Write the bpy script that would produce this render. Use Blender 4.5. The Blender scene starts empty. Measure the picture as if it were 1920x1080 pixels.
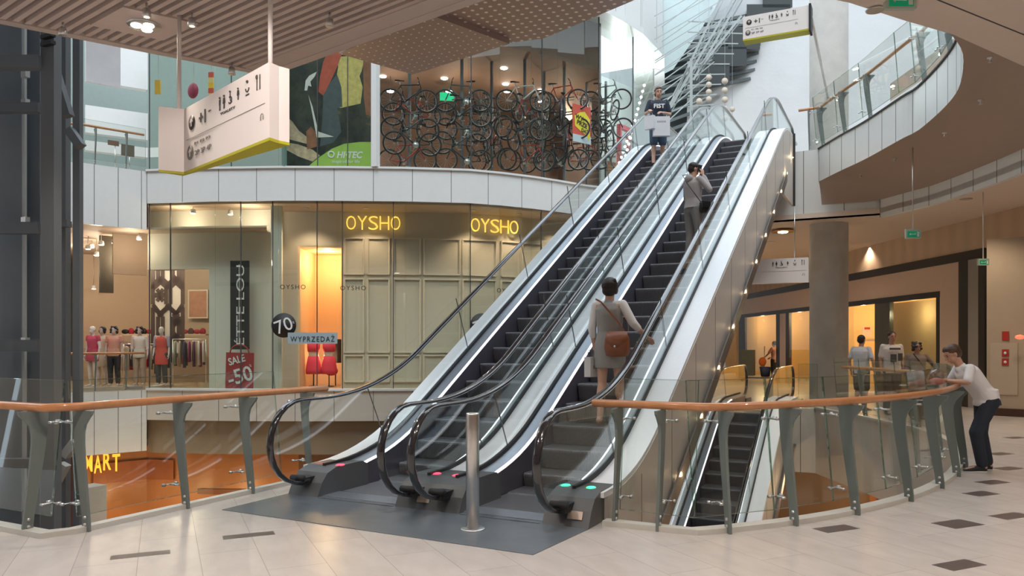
import bpy, bmesh, math, random
from mathutils import Vector, Matrix
from mathutils.geometry import tessellate_polygon
R = random.Random(7)
SC = bpy.context.scene
COL = SC.collection
pi = math.pi

# ------------------------------------------------------------ camera, world, exposure
F_PX = 1441.0; HY = 645.0; YAW = math.atan(734 / F_PX); EYE = 1.6
SN, CS = math.sin(YAW), math.cos(YAW)
cam_d = bpy.data.cameras.new('camera'); cam = bpy.data.objects.new('camera', cam_d); COL.objects.link(cam)
cam.location = (0, 0, EYE); cam.rotation_euler = (pi / 2, 0, YAW)
cam_d.sensor_width = 36; cam_d.lens = F_PX / 1920 * 36; cam_d.shift_y = (HY - 540) / 1920
cam_d.clip_start = .05; cam_d.clip_end = 300
SC.camera = cam
SC.view_settings.view_transform = 'Standard'; SC.view_settings.look = 'None'
SC.view_settings.gamma = 1; SC.view_settings.use_curve_mapping = False
SC.view_settings.exposure = 0.32
SC.cycles.transparent_max_bounces = 40; SC.cycles.max_bounces = 8
SC.cycles.use_denoising = True
SC.cycles.sample_clamp_indirect = 4.0
w = bpy.data.worlds.new('daylight'); SC.world = w; w.use_nodes = True
bg = w.node_tree.nodes['Background']; bg.inputs[0].default_value = (.80, .90, 1, 1); bg.inputs[1].default_value = 1.8
def sun(rot, e, ang, colr):
    d = bpy.data.lights.new('sun', 'SUN'); d.energy = e; d.angle = ang; d.color = colr
    o = bpy.data.objects.new('sun', d); COL.objects.link(o); o.rotation_euler = rot
sun((math.radians(32), math.radians(14), 0), 1.1, math.radians(25), (1, .98, .95))   # hazy sun through the glass roof
def spot(x, y, z, e, colr=(1, .8, .6), ang=110, r=.12, aim=None):
    d = bpy.data.lights.new('downlight_beam', 'SPOT'); d.energy = e; d.color = colr; d.spot_size = math.radians(ang); d.spot_blend = .6; d.shadow_soft_size = r
    o = bpy.data.objects.new('downlight_beam', d); COL.objects.link(o); o.location = (x, y, z)
    if aim: o.rotation_euler = (Vector(aim) - Vector((x, y, z))).to_track_quat('-Z', 'Y').to_euler()
    return o
def bulb(x, y, z, e, colr=(1, .78, .55), r=.25):
    r = min(r, .07)
    d = bpy.data.lights.new('shop_lamp', 'POINT'); d.energy = e; d.color = colr; d.shadow_soft_size = r
    o = bpy.data.objects.new('shop_lamp', d); COL.objects.link(o); o.location = (x, y, z)

# ------------------------------------------------------------ from a pixel and a distance to a place
def at(px, py, d):
    u = (px - 960) / F_PX * d
    return Vector((u * CS - d * SN, u * SN + d * CS, EYE - (py - HY) / F_PX * d))
def onz(px, py, z=0.):
    return at(px, py, F_PX * (EYE - z) / (py - HY))
def plan(px, d): v = at(px, HY, d); return (v.x, v.y)
def zat(py, d): return EYE - (py - HY) / F_PX * d

# ------------------------------------------------------------ materials
MC = {}
def mat(name, c, rough=.5, metal=0., var=.06, scale=6., bump=0., bscale=60., emit=None, es=0., spec=.5, coat=0.):
    if name in MC: return MC[name]
    m = bpy.data.materials.new(name); m.use_nodes = True; nt = m.node_tree; b = nt.nodes['Principled BSDF']
    b.inputs['Roughness'].default_value = rough; b.inputs['Metallic'].default_value = metal
    b.inputs['Specular IOR Level'].default_value = spec; b.inputs['Coat Weight'].default_value = coat
    tc = nt.nodes.new('ShaderNodeTexCoord')
    n = nt.nodes.new('ShaderNodeTexNoise'); n.inputs['Scale'].default_value = scale; n.inputs['Detail'].default_value = 4
    nt.links.new(tc.outputs['Object'], n.inputs['Vector'])
    mx = nt.nodes.new('ShaderNodeMix'); mx.data_type = 'RGBA'
    mx.inputs[6].default_value = (*[max(0, v * (1 - var)) for v in c], 1); mx.inputs[7].default_value = (*[min(1, v * (1 + var)) for v in c], 1)
    nt.links.new(n.outputs['Fac'], mx.inputs[0]); nt.links.new(mx.outputs[2], b.inputs['Base Color'])
    if bump:
        n2 = nt.nodes.new('ShaderNodeTexNoise'); n2.inputs['Scale'].default_value = bscale
        nt.links.new(tc.outputs['Object'], n2.inputs['Vector'])
        bp = nt.nodes.new('ShaderNodeBump'); bp.inputs['Strength'].default_value = bump; bp.inputs['Distance'].default_value = .01
        nt.links.new(n2.outputs['Fac'], bp.inputs['Height']); nt.links.new(bp.outputs[0], b.inputs['Normal'])
    if emit: b.inputs['Emission Color'].default_value = (*emit, 1); b.inputs['Emission Strength'].default_value = es
    MC[name] = m; return m
def glass(name, tint, base=.04, rough=.0, refl=(.95, 1, 1), edge=False):
    m = bpy.data.materials.new(name); m.use_nodes = True; nt = m.node_tree; nt.nodes.clear()
    out = nt.nodes.new('ShaderNodeOutputMaterial'); t = nt.nodes.new('ShaderNodeBsdfTransparent'); g = nt.nodes.new('ShaderNodeBsdfGlossy')
    t.inputs[0].default_value = (*tint, 1); g.inputs[0].default_value = (*refl, 1); g.inputs['Roughness'].default_value = rough
    lw = nt.nodes.new('ShaderNodeLayerWeight'); lw.inputs[0].default_value = .5
    p = nt.nodes.new('ShaderNodeMath'); p.operation = 'POWER'; p.inputs[1].default_value = 5; nt.links.new(lw.outputs['Facing'], p.inputs[0])
    a = nt.nodes.new('ShaderNodeMath'); a.operation = 'MULTIPLY_ADD'; a.inputs[1].default_value = 1 - base; a.inputs[2].default_value = base
    nt.links.new(p.outputs[0], a.inputs[0])
    mx = nt.nodes.new('ShaderNodeMixShader'); nt.links.new(a.outputs[0], mx.inputs[0]); nt.links.new(t.outputs[0], mx.inputs[1]); nt.links.new(g.outputs[0], mx.inputs[2])
    nt.links.new(mx.outputs[0], out.inputs[0]); return m
def emis(name, c, s): return mat(name, c, emit=c, es=s)

M_floor = None
def floor_mat():
    m = bpy.data.materials.new('stone_tile'); m.use_nodes = True; nt = m.node_tree; b = nt.nodes['Principled BSDF']; L = nt.links.new
    tc = nt.nodes.new('ShaderNodeTexCoord'); mp = nt.nodes.new('ShaderNodeMapping'); L(tc.outputs['Object'], mp.inputs[0])
    mp.inputs['Rotation'].default_value[2] = math.radians(38.5); mp.inputs['Location'].default_value = (0, .16, 0)
    br = nt.nodes.new('ShaderNodeTexBrick'); L(mp.outputs[0], br.inputs[0]); br.offset = .5; br.inputs['Scale'].default_value = 1
    br.inputs['Color1'].default_value = (.64, .60, .565, 1); br.inputs['Color2'].default_value = (.60, .56, .525, 1); br.inputs['Mortar'].default_value = (.40, .36, .33, 1)
    br.inputs['Mortar Size'].default_value = .0022; br.inputs['Brick Width'].default_value = 1.26; br.inputs['Row Height'].default_value = .42; br.inputs['Mortar Smooth'].default_value = .1
    mp2 = nt.nodes.new('ShaderNodeMapping'); L(mp.outputs[0], mp2.inputs[0]); mp2.inputs['Rotation'].default_value[2] = .75; mp2.inputs['Scale'].default_value = (1.6, 4, 1)
    n = nt.nodes.new('ShaderNodeTexNoise'); L(mp2.outputs[0], n.inputs[0]); n.inputs['Scale'].default_value = 1.6; n.inputs['Detail'].default_value = 6
    mx = nt.nodes.new('ShaderNodeMix'); mx.data_type = 'RGBA'; mx.blend_type = 'MULTIPLY'; mx.inputs[0].default_value = .6
    cr = nt.nodes.new('ShaderNodeValToRGB'); cr.color_ramp.elements[0].position = .2; cr.color_ramp.elements[0].color = (.70, .68, .66, 1); cr.color_ramp.elements[1].position = .85; cr.color_ramp.elements[1].color = (1, 1, 1, 1)
    L(n.outputs['Fac'], cr.inputs[0]); L(br.outputs[0], mx.inputs[6]); L(cr.outputs[0], mx.inputs[7]); L(mx.outputs[2], b.inputs['Base Color'])
    b.inputs['Roughness'].default_value = .22
    b.inputs['Roughness'].default_value = .24
    return m
def groove_mat(name, c, axis_scale, rough=.4, metal=.3, strength=.6, direction='X', coord='Object', var=.25):
    m = bpy.data.materials.new(name); m.use_nodes = True; nt = m.node_tree; b = nt.nodes['Principled BSDF']; L = nt.links.new
    b.inputs['Roughness'].default_value = rough; b.inputs['Metallic'].default_value = metal
    tc = nt.nodes.new('ShaderNodeTexCoord'); wv = nt.nodes.new('ShaderNodeTexWave'); wv.bands_direction = direction; wv.inputs['Scale'].default_value = axis_scale
    L(tc.outputs[coord], wv.inputs[0]); mx = nt.nodes.new('ShaderNodeMix'); mx.data_type = 'RGBA'
    mx.inputs[6].default_value = (*[v * (1 - var) for v in c], 1); mx.inputs[7].default_value = (*[v * (1 + var) for v in c], 1)
    L(wv.outputs['Fac'], mx.inputs[0]); L(mx.outputs[2], b.inputs['Base Color'])
    bp = nt.nodes.new('ShaderNodeBump'); bp.inputs['Strength'].default_value = strength; bp.inputs['Distance'].default_value = .01
    L(wv.outputs['Fac'], bp.inputs['Height']); L(bp.outputs[0], b.inputs['Normal']); return m
def dots_mat(name, c, c2, scale):
    m = bpy.data.materials.new(name); m.use_nodes = True; nt = m.node_tree; b = nt.nodes['Principled BSDF']; L = nt.links.new
    tc = nt.nodes.new('ShaderNodeTexCoord'); v = nt.nodes.new('ShaderNodeTexVoronoi'); v.inputs['Scale'].default_value = scale; v.inputs['Randomness'].default_value = 0
    L(tc.outputs['Object'], v.inputs[0]); cr = nt.nodes.new('ShaderNodeValToRGB'); cr.color_ramp.interpolation = 'CONSTANT'
    cr.color_ramp.elements[0].color = (*c2, 1); cr.color_ramp.elements[1].color = (*c, 1); cr.color_ramp.elements[1].position = .27
    L(v.outputs['Distance'], cr.inputs[0]); L(cr.outputs[0], b.inputs['Base Color']); b.inputs['Roughness'].default_value = .35; b.inputs['Metallic'].default_value = .25
    return m
M_floor = floor_mat()
M_white = mat('white_panel', (.74, .76, .75), .35, var=.03)
M_beigepanel = mat('beige_panel', (.62, .57, .50), .4, var=.03)
M_cladding = mat('warm_grey_cladding', (.64, .59, .54), .5, var=.03)
M_seam = mat('dark_seam', (.06, .06, .06), .7)
M_steel = mat('brushed_steel', (.78, .76, .74), .28, metal=1, scale=30, bump=.05)
M_deck = mat('satin_aluminium_deck', (.93, .95, .97), .38, metal=.1, scale=20, var=.03)
M_deckin = mat('grey_inner_deck', (.36, .40, .45), .30, metal=.6)
M_skirt = mat('dark_skirt_steel', (.13, .12, .15), .35, metal=.4)
M_newel = mat('graphite_newel_plastic', (.10, .105, .11), .4, bump=.05)
M_black = mat('black_rubber', (.018, .018, .022), .16, var=.1, coat=1.)
M_black.node_tree.nodes['Principled BSDF'].inputs['Coat IOR'].default_value = 1.6
M_blackmat = mat('black_matt', (.015, .015, .017), .6)
M_led = emis('led_strip', (.93, .93, 1.0), 1.3)
M_step = groove_mat('ribbed_step_metal', (.20, .20, .21), 22, .33, .5, .7)
M_tread = groove_mat('ribbed_tread_metal', (.12, .12, .125), 22, .4, .5, .6)
M_plate = mat('slate_blue_landing_plate', (.14, .165, .19), .25, var=.15, scale=3, bump=.08, bscale=200)
M_glass = glass('clear_balustrade_glass', (.955, .975, .97), .045)
M_glass_rail = glass('railing_glass', (.95, .97, .955), .045)
M_glass_shop = glass('shopfront_glass', (.93, .965, .94), .03)
M_glassedge = glass('green_glass_edge', (.66, .80, .74), .25)
M_wood = mat('varnished_wood_handrail', (.56, .25, .105), .28, var=.2, scale=14, coat=.4)
M_post = mat('grey_green_painted_steel', (.17, .20, .19), .45, bump=.03)
M_chrome = mat('polished_steel_fitting', (.7, .7, .7), .35, metal=1)
M_dark = mat('dark_grey_steel', (.13, .145, .16), .45, bump=.03)
M_shaftpanel = mat('slate_grey_shaft_panel', (.16, .185, .21), .5)
M_conc = mat('raw_concrete', (.50, .485, .45), .75, var=.18, scale=3, bump=.25, bscale=25)
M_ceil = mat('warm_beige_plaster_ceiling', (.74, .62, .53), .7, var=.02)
M_slat = mat('pinkish_ceiling_slat', (.66, .54, .49), .5, var=.03)
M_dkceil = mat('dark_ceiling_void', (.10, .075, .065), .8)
M_kerb = mat('pale_stone_kerb', (.60, .59, .54), .4, var=.06)

# ------------------------------------------------------------ object helpers
def link(o, parent=None):
    COL.objects.link(o)
    if parent is not None: o.parent = parent
    return o
def rootloc(o):
    while o.parent: o = o.parent
    return Vector(o.location)
def tag(o, label=None, cat=None, group=None, kind=None):
    if label: o['label'] = label
    if cat: o['category'] = cat
    if group: o['group'] = group
    if kind: o['kind'] = kind
    return o
def thing(name, label, cat, loc=(0, 0, 0), rz=0., group=None):
    o = bpy.data.objects.new(name, None); o.empty_display_size = .1; COL.objects.link(o)
    o.location = loc; o.rotation_euler = (0, 0, rz); return tag(o, label, cat, group)
def copy_tree(o, parent=None):
    c = o.copy(); COL.objects.link(c); c.parent = parent
    for ch in list(o.children): copy_tree(ch, c)
    return c
class MB:
    def __init__(s): s.v = []; s.f = []; s.mi = []; s.sm = []
    def add(s, vs, fs, mi=0, smooth=False):
        k = len(s.v); s.v += [Vector(p) for p in vs]
        for f in fs: s.f.append([i + k for i in f]); s.mi.append(mi); s.sm.append(smooth)
        return s
    def hexa(s, b, t, mi=0):   # four bottom + four top points, ccw from above
        return s.add(list(b) + list(t), [(3, 2, 1, 0), (4, 5, 6, 7), (0, 1, 5, 4), (1, 2, 6, 5), (2, 3, 7, 6), (3, 0, 4, 7)], mi)
    def box(s, x0, x1, y0, y1, z0, z1, mi=0):
        return s.hexa([(x0, y0, z0), (x1, y0, z0), (x1, y1, z0), (x0, y1, z0)], [(x0, y0, z1), (x1, y0, z1), (x1, y1, z1), (x0, y1, z1)], mi)
    def wallbox(s, a, b, z0, z1, t=.1, mi=0, off=0.):   # vertical slab from plan point a to b, thickness t away to the left of a->b
        a = Vector(a[:2]); b = Vector(b[:2]); d = (b - a).normalized(); n = Vector((-d.y, d.x))
        a = a + n * off; b = b + n * off; a2 = a + n * t; b2 = b + n * t
        return s.hexa([(*a, z0), (*b, z0), (*b2, z0), (*a2, z0)], [(*a, z1), (*b, z1), (*b2, z1), (*a2, z1)], mi)
    def prism(s, poly, z0, z1, mi=0):
        n = len(poly); A = sum(poly[i][0] * poly[(i + 1) % n][1] - poly[(i + 1) % n][0] * poly[i][1] for i in range(n))
        if A < 0: poly = list(reversed(poly))
        tri = tessellate_polygon([[Vector((p[0], p[1], 0)) for p in poly]])
        vs = [(p[0], p[1], z0) for p in poly] + [(p[0], p[1], z1) for p in poly]; fs = []
        for a, b, c in tri:
            ar = (poly[b][0] - poly[a][0]) * (poly[c][1] - poly[a][1]) - (poly[c][0] - poly[a][0]) * (poly[b][1] - poly[a][1])
            if ar < 0: b, c = c, b
            fs.append((a + n, b + n, c + n)); fs.append((c, b, a))
        fs += [(i, (i + 1) % n, (i + 1) % n + n, i + n) for i in range(n)]
        return s.add(vs, fs, mi)
    def bar(s, p, q, w, h, up=(0, 0, 1), mi=0):
        p = Vector(p); q = Vector(q); d = (q - p).normalized(); u = Vector(up); r = d.cross(u)
        if r.length < 1e-4: r = d.cross(Vector((0, 1, 0)))
        r.normalize(); u = r.cross(d).normalized(); r *= w / 2; u *= h / 2
        return s.hexa([p - r - u, p + r - u, q + r - u, q - r - u], [p - r + u, p + r + u, q + r + u, q - r + u], mi)
    def tube(s, pts, r, n=8, closed=False, mi=0, caps=True):
        pts = [Vector(p) for p in pts]; m = len(pts); rs = r if isinstance(r, (list, tuple)) else [r] * m
        ref = Vector((.13, .27, .95)); vs = []; prev = None
        for i, p in enumerate(pts):
            a = pts[(i - 1) % m] if (closed or i > 0) else p; b = pts[(i + 1) % m] if (closed or i < m - 1) else p
            d = (b - a).normalized(); x = d.cross(ref if prev is None else prev)
            if prev is not None: x = prev - d * prev.dot(d)
            if x.length < 1e-5: x = d.orthogonal()
            x.normalize(); prev = x; y = d.cross(x)
            vs += [p + (x * math.cos(2 * pi * k / n) + y * math.sin(2 * pi * k / n)) * rs[i] for k in range(n)]
        fs = []
        for i in range(m if closed else m - 1):
            j = (i + 1) % m
            fs += [(i * n + k, i * n + (k + 1) % n, j * n + (k + 1) % n, j * n + k) for k in range(n)]
        if caps and not closed: fs += [tuple(range(n - 1, -1, -1)), tuple((m - 1) * n + k for k in range(n))]
        return s.add(vs, fs, mi, True)
    def lathe(s, prof, c=(0, 0, 0), n=24, mi=0, smooth=True):
        vs = [(c[0] + r * math.cos(2 * pi * k / n), c[1] + r * math.sin(2 * pi * k / n), c[2] + z) for r, z in prof for k in range(n)]
        fs = [(i * n + k, i * n + (k + 1) % n, (i + 1) * n + (k + 1) % n, (i + 1) * n + k) for i in range(len(prof) - 1) for k in range(n)]
        fs += [tuple(range(n - 1, -1, -1)), tuple((len(prof) - 1) * n + k for k in range(n))]
        return s.add(vs, fs, mi, smooth)
    def ball(s, c, rx, ry=None, rz=None, n=12, mi=0, M=None):
        ry = ry or rx; rz = rz or rx; vs = []; c = Vector(c)
        for i in range(n // 2 + 1):
            t = pi * i / (n // 2)
            for k in range(n):
                p = Vector((rx * math.sin(t) * math.cos(2 * pi * k / n), ry * math.sin(t) * math.sin(2 * pi * k / n), -rz * math.cos(t)))
                vs.append(c + (M @ p if M else p))
        fs = [(i * n + k, i * n + (k + 1) % n, (i + 1) * n + (k + 1) % n, (i + 1) * n + k) for i in range(n // 2) for k in range(n)]
        return s.add(vs, fs, mi, True)
    def sweep(s, path, sec, x0, closed=True, mi=0, smooth=False, caps=True):
        # path: (y, z, ny, nz) in a plane of constant x; sec: (dx, dn) points
        n = len(sec); vs = [(x0 + dx, y + dn * ny, z + dn * nz) for (y, z, ny, nz) in path for dx, dn in sec]
        fs = [(i * n + k, i * n + (k + 1) % n, (i + 1) * n + (k + 1) % n, (i + 1) * n + k) for i in range(len(path) - 1) for k in range(n if closed else n - 1)]
        if caps and closed: fs += [tuple(range(n - 1, -1, -1)), tuple((len(path) - 1) * n + k for k in range(n))]
        return s.add(vs, fs, mi, smooth)
    def loft(s, secs, n=16, mi=0):  # secs: (center, rx vector, ry vector)
        vs = []
        for c, a, b in secs:
            c = Vector(c); a = Vector(a); b = Vector(b)
            vs += [c + a * math.cos(2 * pi * k / n) + b * math.sin(2 * pi * k / n) for k in range(n)]
        fs = [(i * n + k, i * n + (k + 1) % n, (i + 1) * n + (k + 1) % n, (i + 1) * n + k) for i in range(len(secs) - 1) for k in range(n)]
        fs += [tuple(range(n - 1, -1, -1)), tuple((len(secs) - 1) * n + k for k in range(n))]
        return s.add(vs, fs, mi, True)
    def build(s, name, mats, parent=None, local=False, kind=None, fix=True, label=None):
        me = bpy.data.meshes.new(name); off = rootloc(parent) if (parent is not None and not local) else Vector((0, 0, 0))
        me.from_pydata([p - off for p in s.v], [], s.f)
        if not isinstance(mats, (list, tuple)): mats = [mats]
        for m in mats: me.materials.append(m)
        me.polygons.foreach_set('material_index', s.mi); me.polygons.foreach_set('use_smooth', s.sm)
        me.update()
        if fix:
            bm = bmesh.new(); bm.from_mesh(me); bmesh.ops.recalc_face_normals(bm, faces=bm.faces); bm.to_mesh(me); bm.free()
        o = bpy.data.objects.new(name, me); link(o, parent)
        if kind: o['kind'] = kind
        if label: o['label'] = label
        return o
_fonts = {}
def text_mesh(body, size, depth=.004, bold=0., align='CENTER', spacing=1., shear=0.):
    cu = bpy.data.curves.new('t', 'FONT'); cu.body = body; cu.size = size; cu.extrude = depth; cu.align_x = align; cu.align_y = 'CENTER'
    cu.offset = bold; cu.space_character = spacing; cu.shear = shear; cu.resolution_u = 3
    o = bpy.data.objects.new('t', cu); COL.objects.link(o); dg = bpy.context.evaluated_depsgraph_get()
    me = bpy.data.meshes.new_from_object(o.evaluated_get(dg)); bpy.data.objects.remove(o); bpy.data.curves.remove(cu); return me
def text(name, body, size, pos, right, mat_, parent=None, up=(0, 0, 1), fitw=None, fith=None, **k):
    me = text_mesh(body, size, **k); me.name = name; me.materials.clear(); me.materials.append(mat_)
    if fitw or fith:
        xs = [v.co.x for v in me.vertices]; ys = [v.co.y for v in me.vertices]
        cx, cy = (min(xs) + max(xs)) / 2, (min(ys) + max(ys)) / 2
        sx = fitw / (max(xs) - min(xs)) if fitw else None; sy = fith / (max(ys) - min(ys)) if fith else None
        sx = sx or sy; sy = sy or sx
        for v in me.vertices: v.co.x = (v.co.x - cx) * sx; v.co.y = (v.co.y - cy) * sy
    r = Vector(right).normalized(); u = Vector(up); u = (u - r * u.dot(r)).normalized(); n = r.cross(u)
    off = rootloc(parent) if parent is not None else Vector((0, 0, 0))
    M = Matrix.Translation(Vector(pos) - off) @ Matrix((r, u, n)).transposed().to_4x4(); me.transform(M)
    return link(bpy.data.objects.new(name, me), parent)
def panel_on(mb, p, right, w, h, t=.02, up=(0, 0, 1), mi=0):   # thin upright board, front face at p, centred
    p = Vector(p); r = Vector(right).normalized(); u = Vector(up).normalized(); n = r.cross(u)
    a = [p - r * w / 2 - u * h / 2, p + r * w / 2 - u * h / 2, p + r * w / 2 - u * h / 2 - n * t, p - r * w / 2 - u * h / 2 - n * t]
    mb.hexa(a, [q + u * h for q in a], mi); return mb
# ============================================================ ESCALATORS
SL = .577; YB, YT = 7.45, 18.5; FLOOR = 6.4
def prof(h, y0, y1, zf=0., cut=0.9, n=10):
    """(y,z,ny,nz) along flat - incline - flat, at height h above the step nosing line"""
    zl, zh = h, FLOOR + h
    ca = math.atan(SL); pts = [(y0, zl, 0, 1)]
    def arc(yc, zc, t, a0, a1, zz):
        out = []
        P0 = (yc - t * math.cos(a0), zc - t * math.sin(a0)); P1 = (yc, zc); P2 = (yc + t * math.cos(a1), zc + t * math.sin(a1))
        for i in range(n + 1):
            u = i / n; y = (1 - u) ** 2 * P0[0] + 2 * u * (1 - u) * P1[0] + u * u * P2[0]; z = (1 - u) ** 2 * P0[1] + 2 * u * (1 - u) * P1[1] + u * u * P2[1]
            dy = 2 * (1 - u) * (P1[0] - P0[0]) + 2 * u * (P2[0] - P1[0]); dz = 2 * (1 - u) * (P1[1] - P0[1]) + 2 * u * (P2[1] - P1[1])
            l = math.hypot(dy, dz); out.append((y, z, -dz / l, dy / l))
        return out
    YTT = YB + FLOOR / SL
    pts += arc(YB, zl, cut, 0, ca, 0); pts += arc(YTT, zh, cut, ca, 0, 0); pts.append((y1, zh, 0, 1))
    return [(y, z + zf, a, b) for y, z, a, b in pts if y0 - 1e-6 <= y <= y1 + 1e-6]
YTT = YB + FLOOR / SL
Y_END = 21.75
def balustrade(root, xr, s, zf, outer=True, centre=None, sensor=None):
    """one side: xr handrail plane, s = +1 when the steps lie towards +x"""
    # handrail
    flat = prof(1.02, 6.13, Y_END, zf, 1.0, 14); r = .43; zc = 1.02 - r
    lo = [(6.13 + r * math.cos(a), zc + zf + r * math.sin(a), math.cos(a), math.sin(a)) for a in [(-90 - i * 15) * pi / 180 for i in range(-1, 12)]]
    hi = [(Y_END + r * math.cos(a), FLOOR + zc + zf + r * math.sin(a), math.cos(a), math.sin(a)) for a in [(90 - i * 15) * pi / 180 for i in range(1, 14)]]
    sec = [(-.034, -.018), (-.040, -.006), (-.036, .010), (-.018, .018), (.018, .018), (.036, .010), (.040, -.006), (.034, -.018)]
    MB().sweep(lo + flat + hi, sec, xr, smooth=True).build('handrail', M_black, root)
    # glass following the loops
    top = [(y, z) for y, z, _, _ in [(y - .02 * a, z - .02 * b, 0, 0) for y, z, a, b in lo[1:] + flat + hi[:-1]]]
    botp = prof(.28, 6.0, Y_END + .2, zf); g = MB()
    def bz(y):
        for i in range(len(botp) - 1):
            if botp[i][0] <= y <= botp[i + 1][0]:
                t = (y - botp[i][0]) / (botp[i + 1][0] - botp[i][0]); return botp[i][1] * (1 - t) + botp[i + 1][1] * t
        return botp[0][1] if y < botp[0][0] else botp[-1][1]
    ring = [(y, z) for y, z in top if z > bz(y) - .2 or y < 6.2]
    poly = [(y, z) for y, z in top] + [(y, z) for y, z, _, _ in reversed(botp)]
    tri = tessellate_polygon([[Vector((y, z, 0)) for y, z in poly]])
    n = len(poly); vs = [(xr - .006, y, z) for y, z in poly] + [(xr + .006, y, z) for y, z in poly]
    g.add(vs, [t for t in tri] + [tuple(i + n for i in t) for t in tri]); go = g.build('glass_balustrade', M_glass, root)
    for y in [7.6, 9.6, 11.6, 13.6, 15.6, 17.6, 19.4]:
        zz = [q for q in flat if q[0] >= y][0]; z1 = zf + 1.0 + max(0, min(FLOOR, SL * (y - YB))); z0 = bz(y)
        sj = MB(); sj.hexa([(xr - .007, y - .002, z0), (xr + .007, y - .002, z0), (xr + .007, y + .002, z0), (xr - .007, y + .002, z0)],
                [(xr - .007, y - .34, z1), (xr + .007, y - .34, z1), (xr + .007, y - .336, z1), (xr - .007, y - .336, z1)]); sj.build('panel_joint', mat('grey_seal', (.16, .18, .18), .5), go)
    # inner deck, gasket, skirt, led
    p = prof(.27, 6.5, 21.2, zf)
    MB().sweep(p, [(0.0, 0), (s * .125, -.035), (s * .125, -.06), (0, -.06)], xr).build('inner_deck', M_deckin, root)
    MB().sweep(prof(.285, 6.5, 21.2, zf), [(-.018, -.02), (.018, -.02), (.018, .022), (-.018, .022)], xr).build('glass_gasket', M_blackmat, root)
    MB().sweep(prof(.27, 6.5, 21.2, zf), [(s * .125, -.06), (s * .14, -.06), (s * .14, -.50), (s * .125, -.50)], xr).build('skirt_panel', M_skirt, root)
    MB().sweep(prof(.27, 6.95, 19.4, zf), [(s * .118, -.034), (s * .148, -.038), (s * .148, -.058), (s * .118, -.058)], xr).build('light_strip', M_led, root)
    if outer:
        MB().sweep(prof(.27, 6.5, 20.6, zf), [(0, .0), (-s * .29, .0), (-s * .29, -.05), (0, -.05)], xr).build('outer_deck', M_deck, root)
    if centre is not None:
        MB().sweep(prof(.27, 6.5, 20.6, zf), [(0, .0), (centre, .0), (centre, -.05), (0, -.05)], xr).build('centre_deck', M_deck, root)
def step_mesh(x0, x1):
    a = MB(); D = .40; H = .231
    pr = [(0, 0), (-.018, -.012), (-.022, -.03)] + [(-.022 + .05 * (1 - math.cos(t * pi / 2 / 5)) + .012 * math.sin(t * pi / 5), -.03 - .20 * t / 5) for t in range(1, 6)]
    full = [(D, 0)] + pr + [(D, -.23)]
    n = len(full); vs = [(x, y, z) for x in (x0, x1) for y, z in full]
    fs = [(i, (i + 1) % n, (i + 1) % n + n, i + n) for i in range(n)] + [tuple(range(n)), tuple(range(2 * n - 1, n - 1, -1))]
    a.add(vs, fs); a.sm = [False] * len(a.sm); return a
def newel(root, xa, xb, zf, top=False, lamp=None, sides=(1, 1)):
    sgn = 1; pr = [(6.20, 0), (6.27, .14), (6.36, .235), (6.52, .285), (6.95, .285), (7.05, .24), (7.05, 0)]
    if top: pr = [(22.0, FLOOR), (21.95, FLOOR + .1), (21.85, FLOOR + .14), (21.2, FLOOR + .14), (21.2, FLOOR)]
    n = len(pr); vs = [(x, y, z + zf) for x in (xa, xb) for y, z in pr]
    fs = [(i, (i + 1) % n, (i + 1) % n + n, i + n) for i in range(n)] + [tuple(range(n - 1, -1, -1)), tuple(range(n, 2 * n))]
    o = MB().add(vs, fs).build('newel_base', M_newel, root)
    if not top:
        for x in [xa + .19] if xb - xa < .5 else [xa + .2, xb - .2]:
            b = MB(); b.box(x - .07, x + .07, 6.12, 6.36, zf + .13, zf + .2); b.tube([(x - .08, 6.14, zf + .2), (x + .08, 6.14, zf + .2)], .035, 8); b.build('handrail_inlet', M_blackmat, o)
        if lamp: 
            for x, c in lamp: MB().ball((x, 6.6, zf + .285), .045, .06, .012).build('signal_lamp', c, o)
    return o
def escalator(label, xl, xr, zf, outL, outR, centreL=None):
    root = thing('escalator', label, 'escalator', ((xl + xr) / 2, 7, zf))
    balustrade(root, xl, 1, zf, outer=outL, centre=centreL)
    balustrade(root, xr, -1, zf, outer=outR)
    x0, x1 = xl + .15, xr - .15; base = step_mesh(x0, x1); me = None
    nst = int((YTT - YB) / .4) + 1
    ys = [(YB - .95 + .4 * k) for k in range(nst + 4)]
    for y in ys:
        z = SL * (y - YB) + .02
        z = max(0.005, z); z = min(z, FLOOR)
        if y < YB: z = max(0.005, .05 * max(0, y - YB + .5))
        if me is None:
            so = base.build('step', [M_step], root, local=True); me = so.data
        else: so = link(bpy.data.objects.new('step', me), root)
        so.location = (-root.location.x, y - root.location.y, z + zf - root.location.z)
    MB().box(x0, x1, 5.9 + .38, YB - .9, zf + .004, zf + .012).build('comb_plate', M_deckin, root)
    MB().box(x0, x1, YTT + .6, 21.9, zf + FLOOR - .03, zf + FLOOR + .006).build('top_comb_plate', M_deckin, root)
    return root
escL = escalator('left-hand escalator of the pair rising to the upper floor, man riding down it', -5.60, -4.25, 0, True, False)
escR = escalator('right-hand escalator of the rising pair, two people riding up it', -3.92, -2.68, 0, False, True, centreL=-.33)
escD = escalator('lower escalator coming up from the floor below, seen through the right railing', -3.92, -2.68, -FLOOR, True, True)
red = emis('red_signal_lamp', (1, .06, .12), 1.6); grn = emis('green_signal_lamp', (.05, .85, .4), 1.4)
nl = newel(escL, -5.83, -5.43, 0, lamp=[(-5.46, red)]); nm = newel(escR, -4.45, -3.72, 0, lamp=[(-4.22, red), (-3.98, red)]); nr = newel(escR, -2.86, -2.42, 0, lamp=[(-2.80, grn), (-2.55, grn)])
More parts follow.
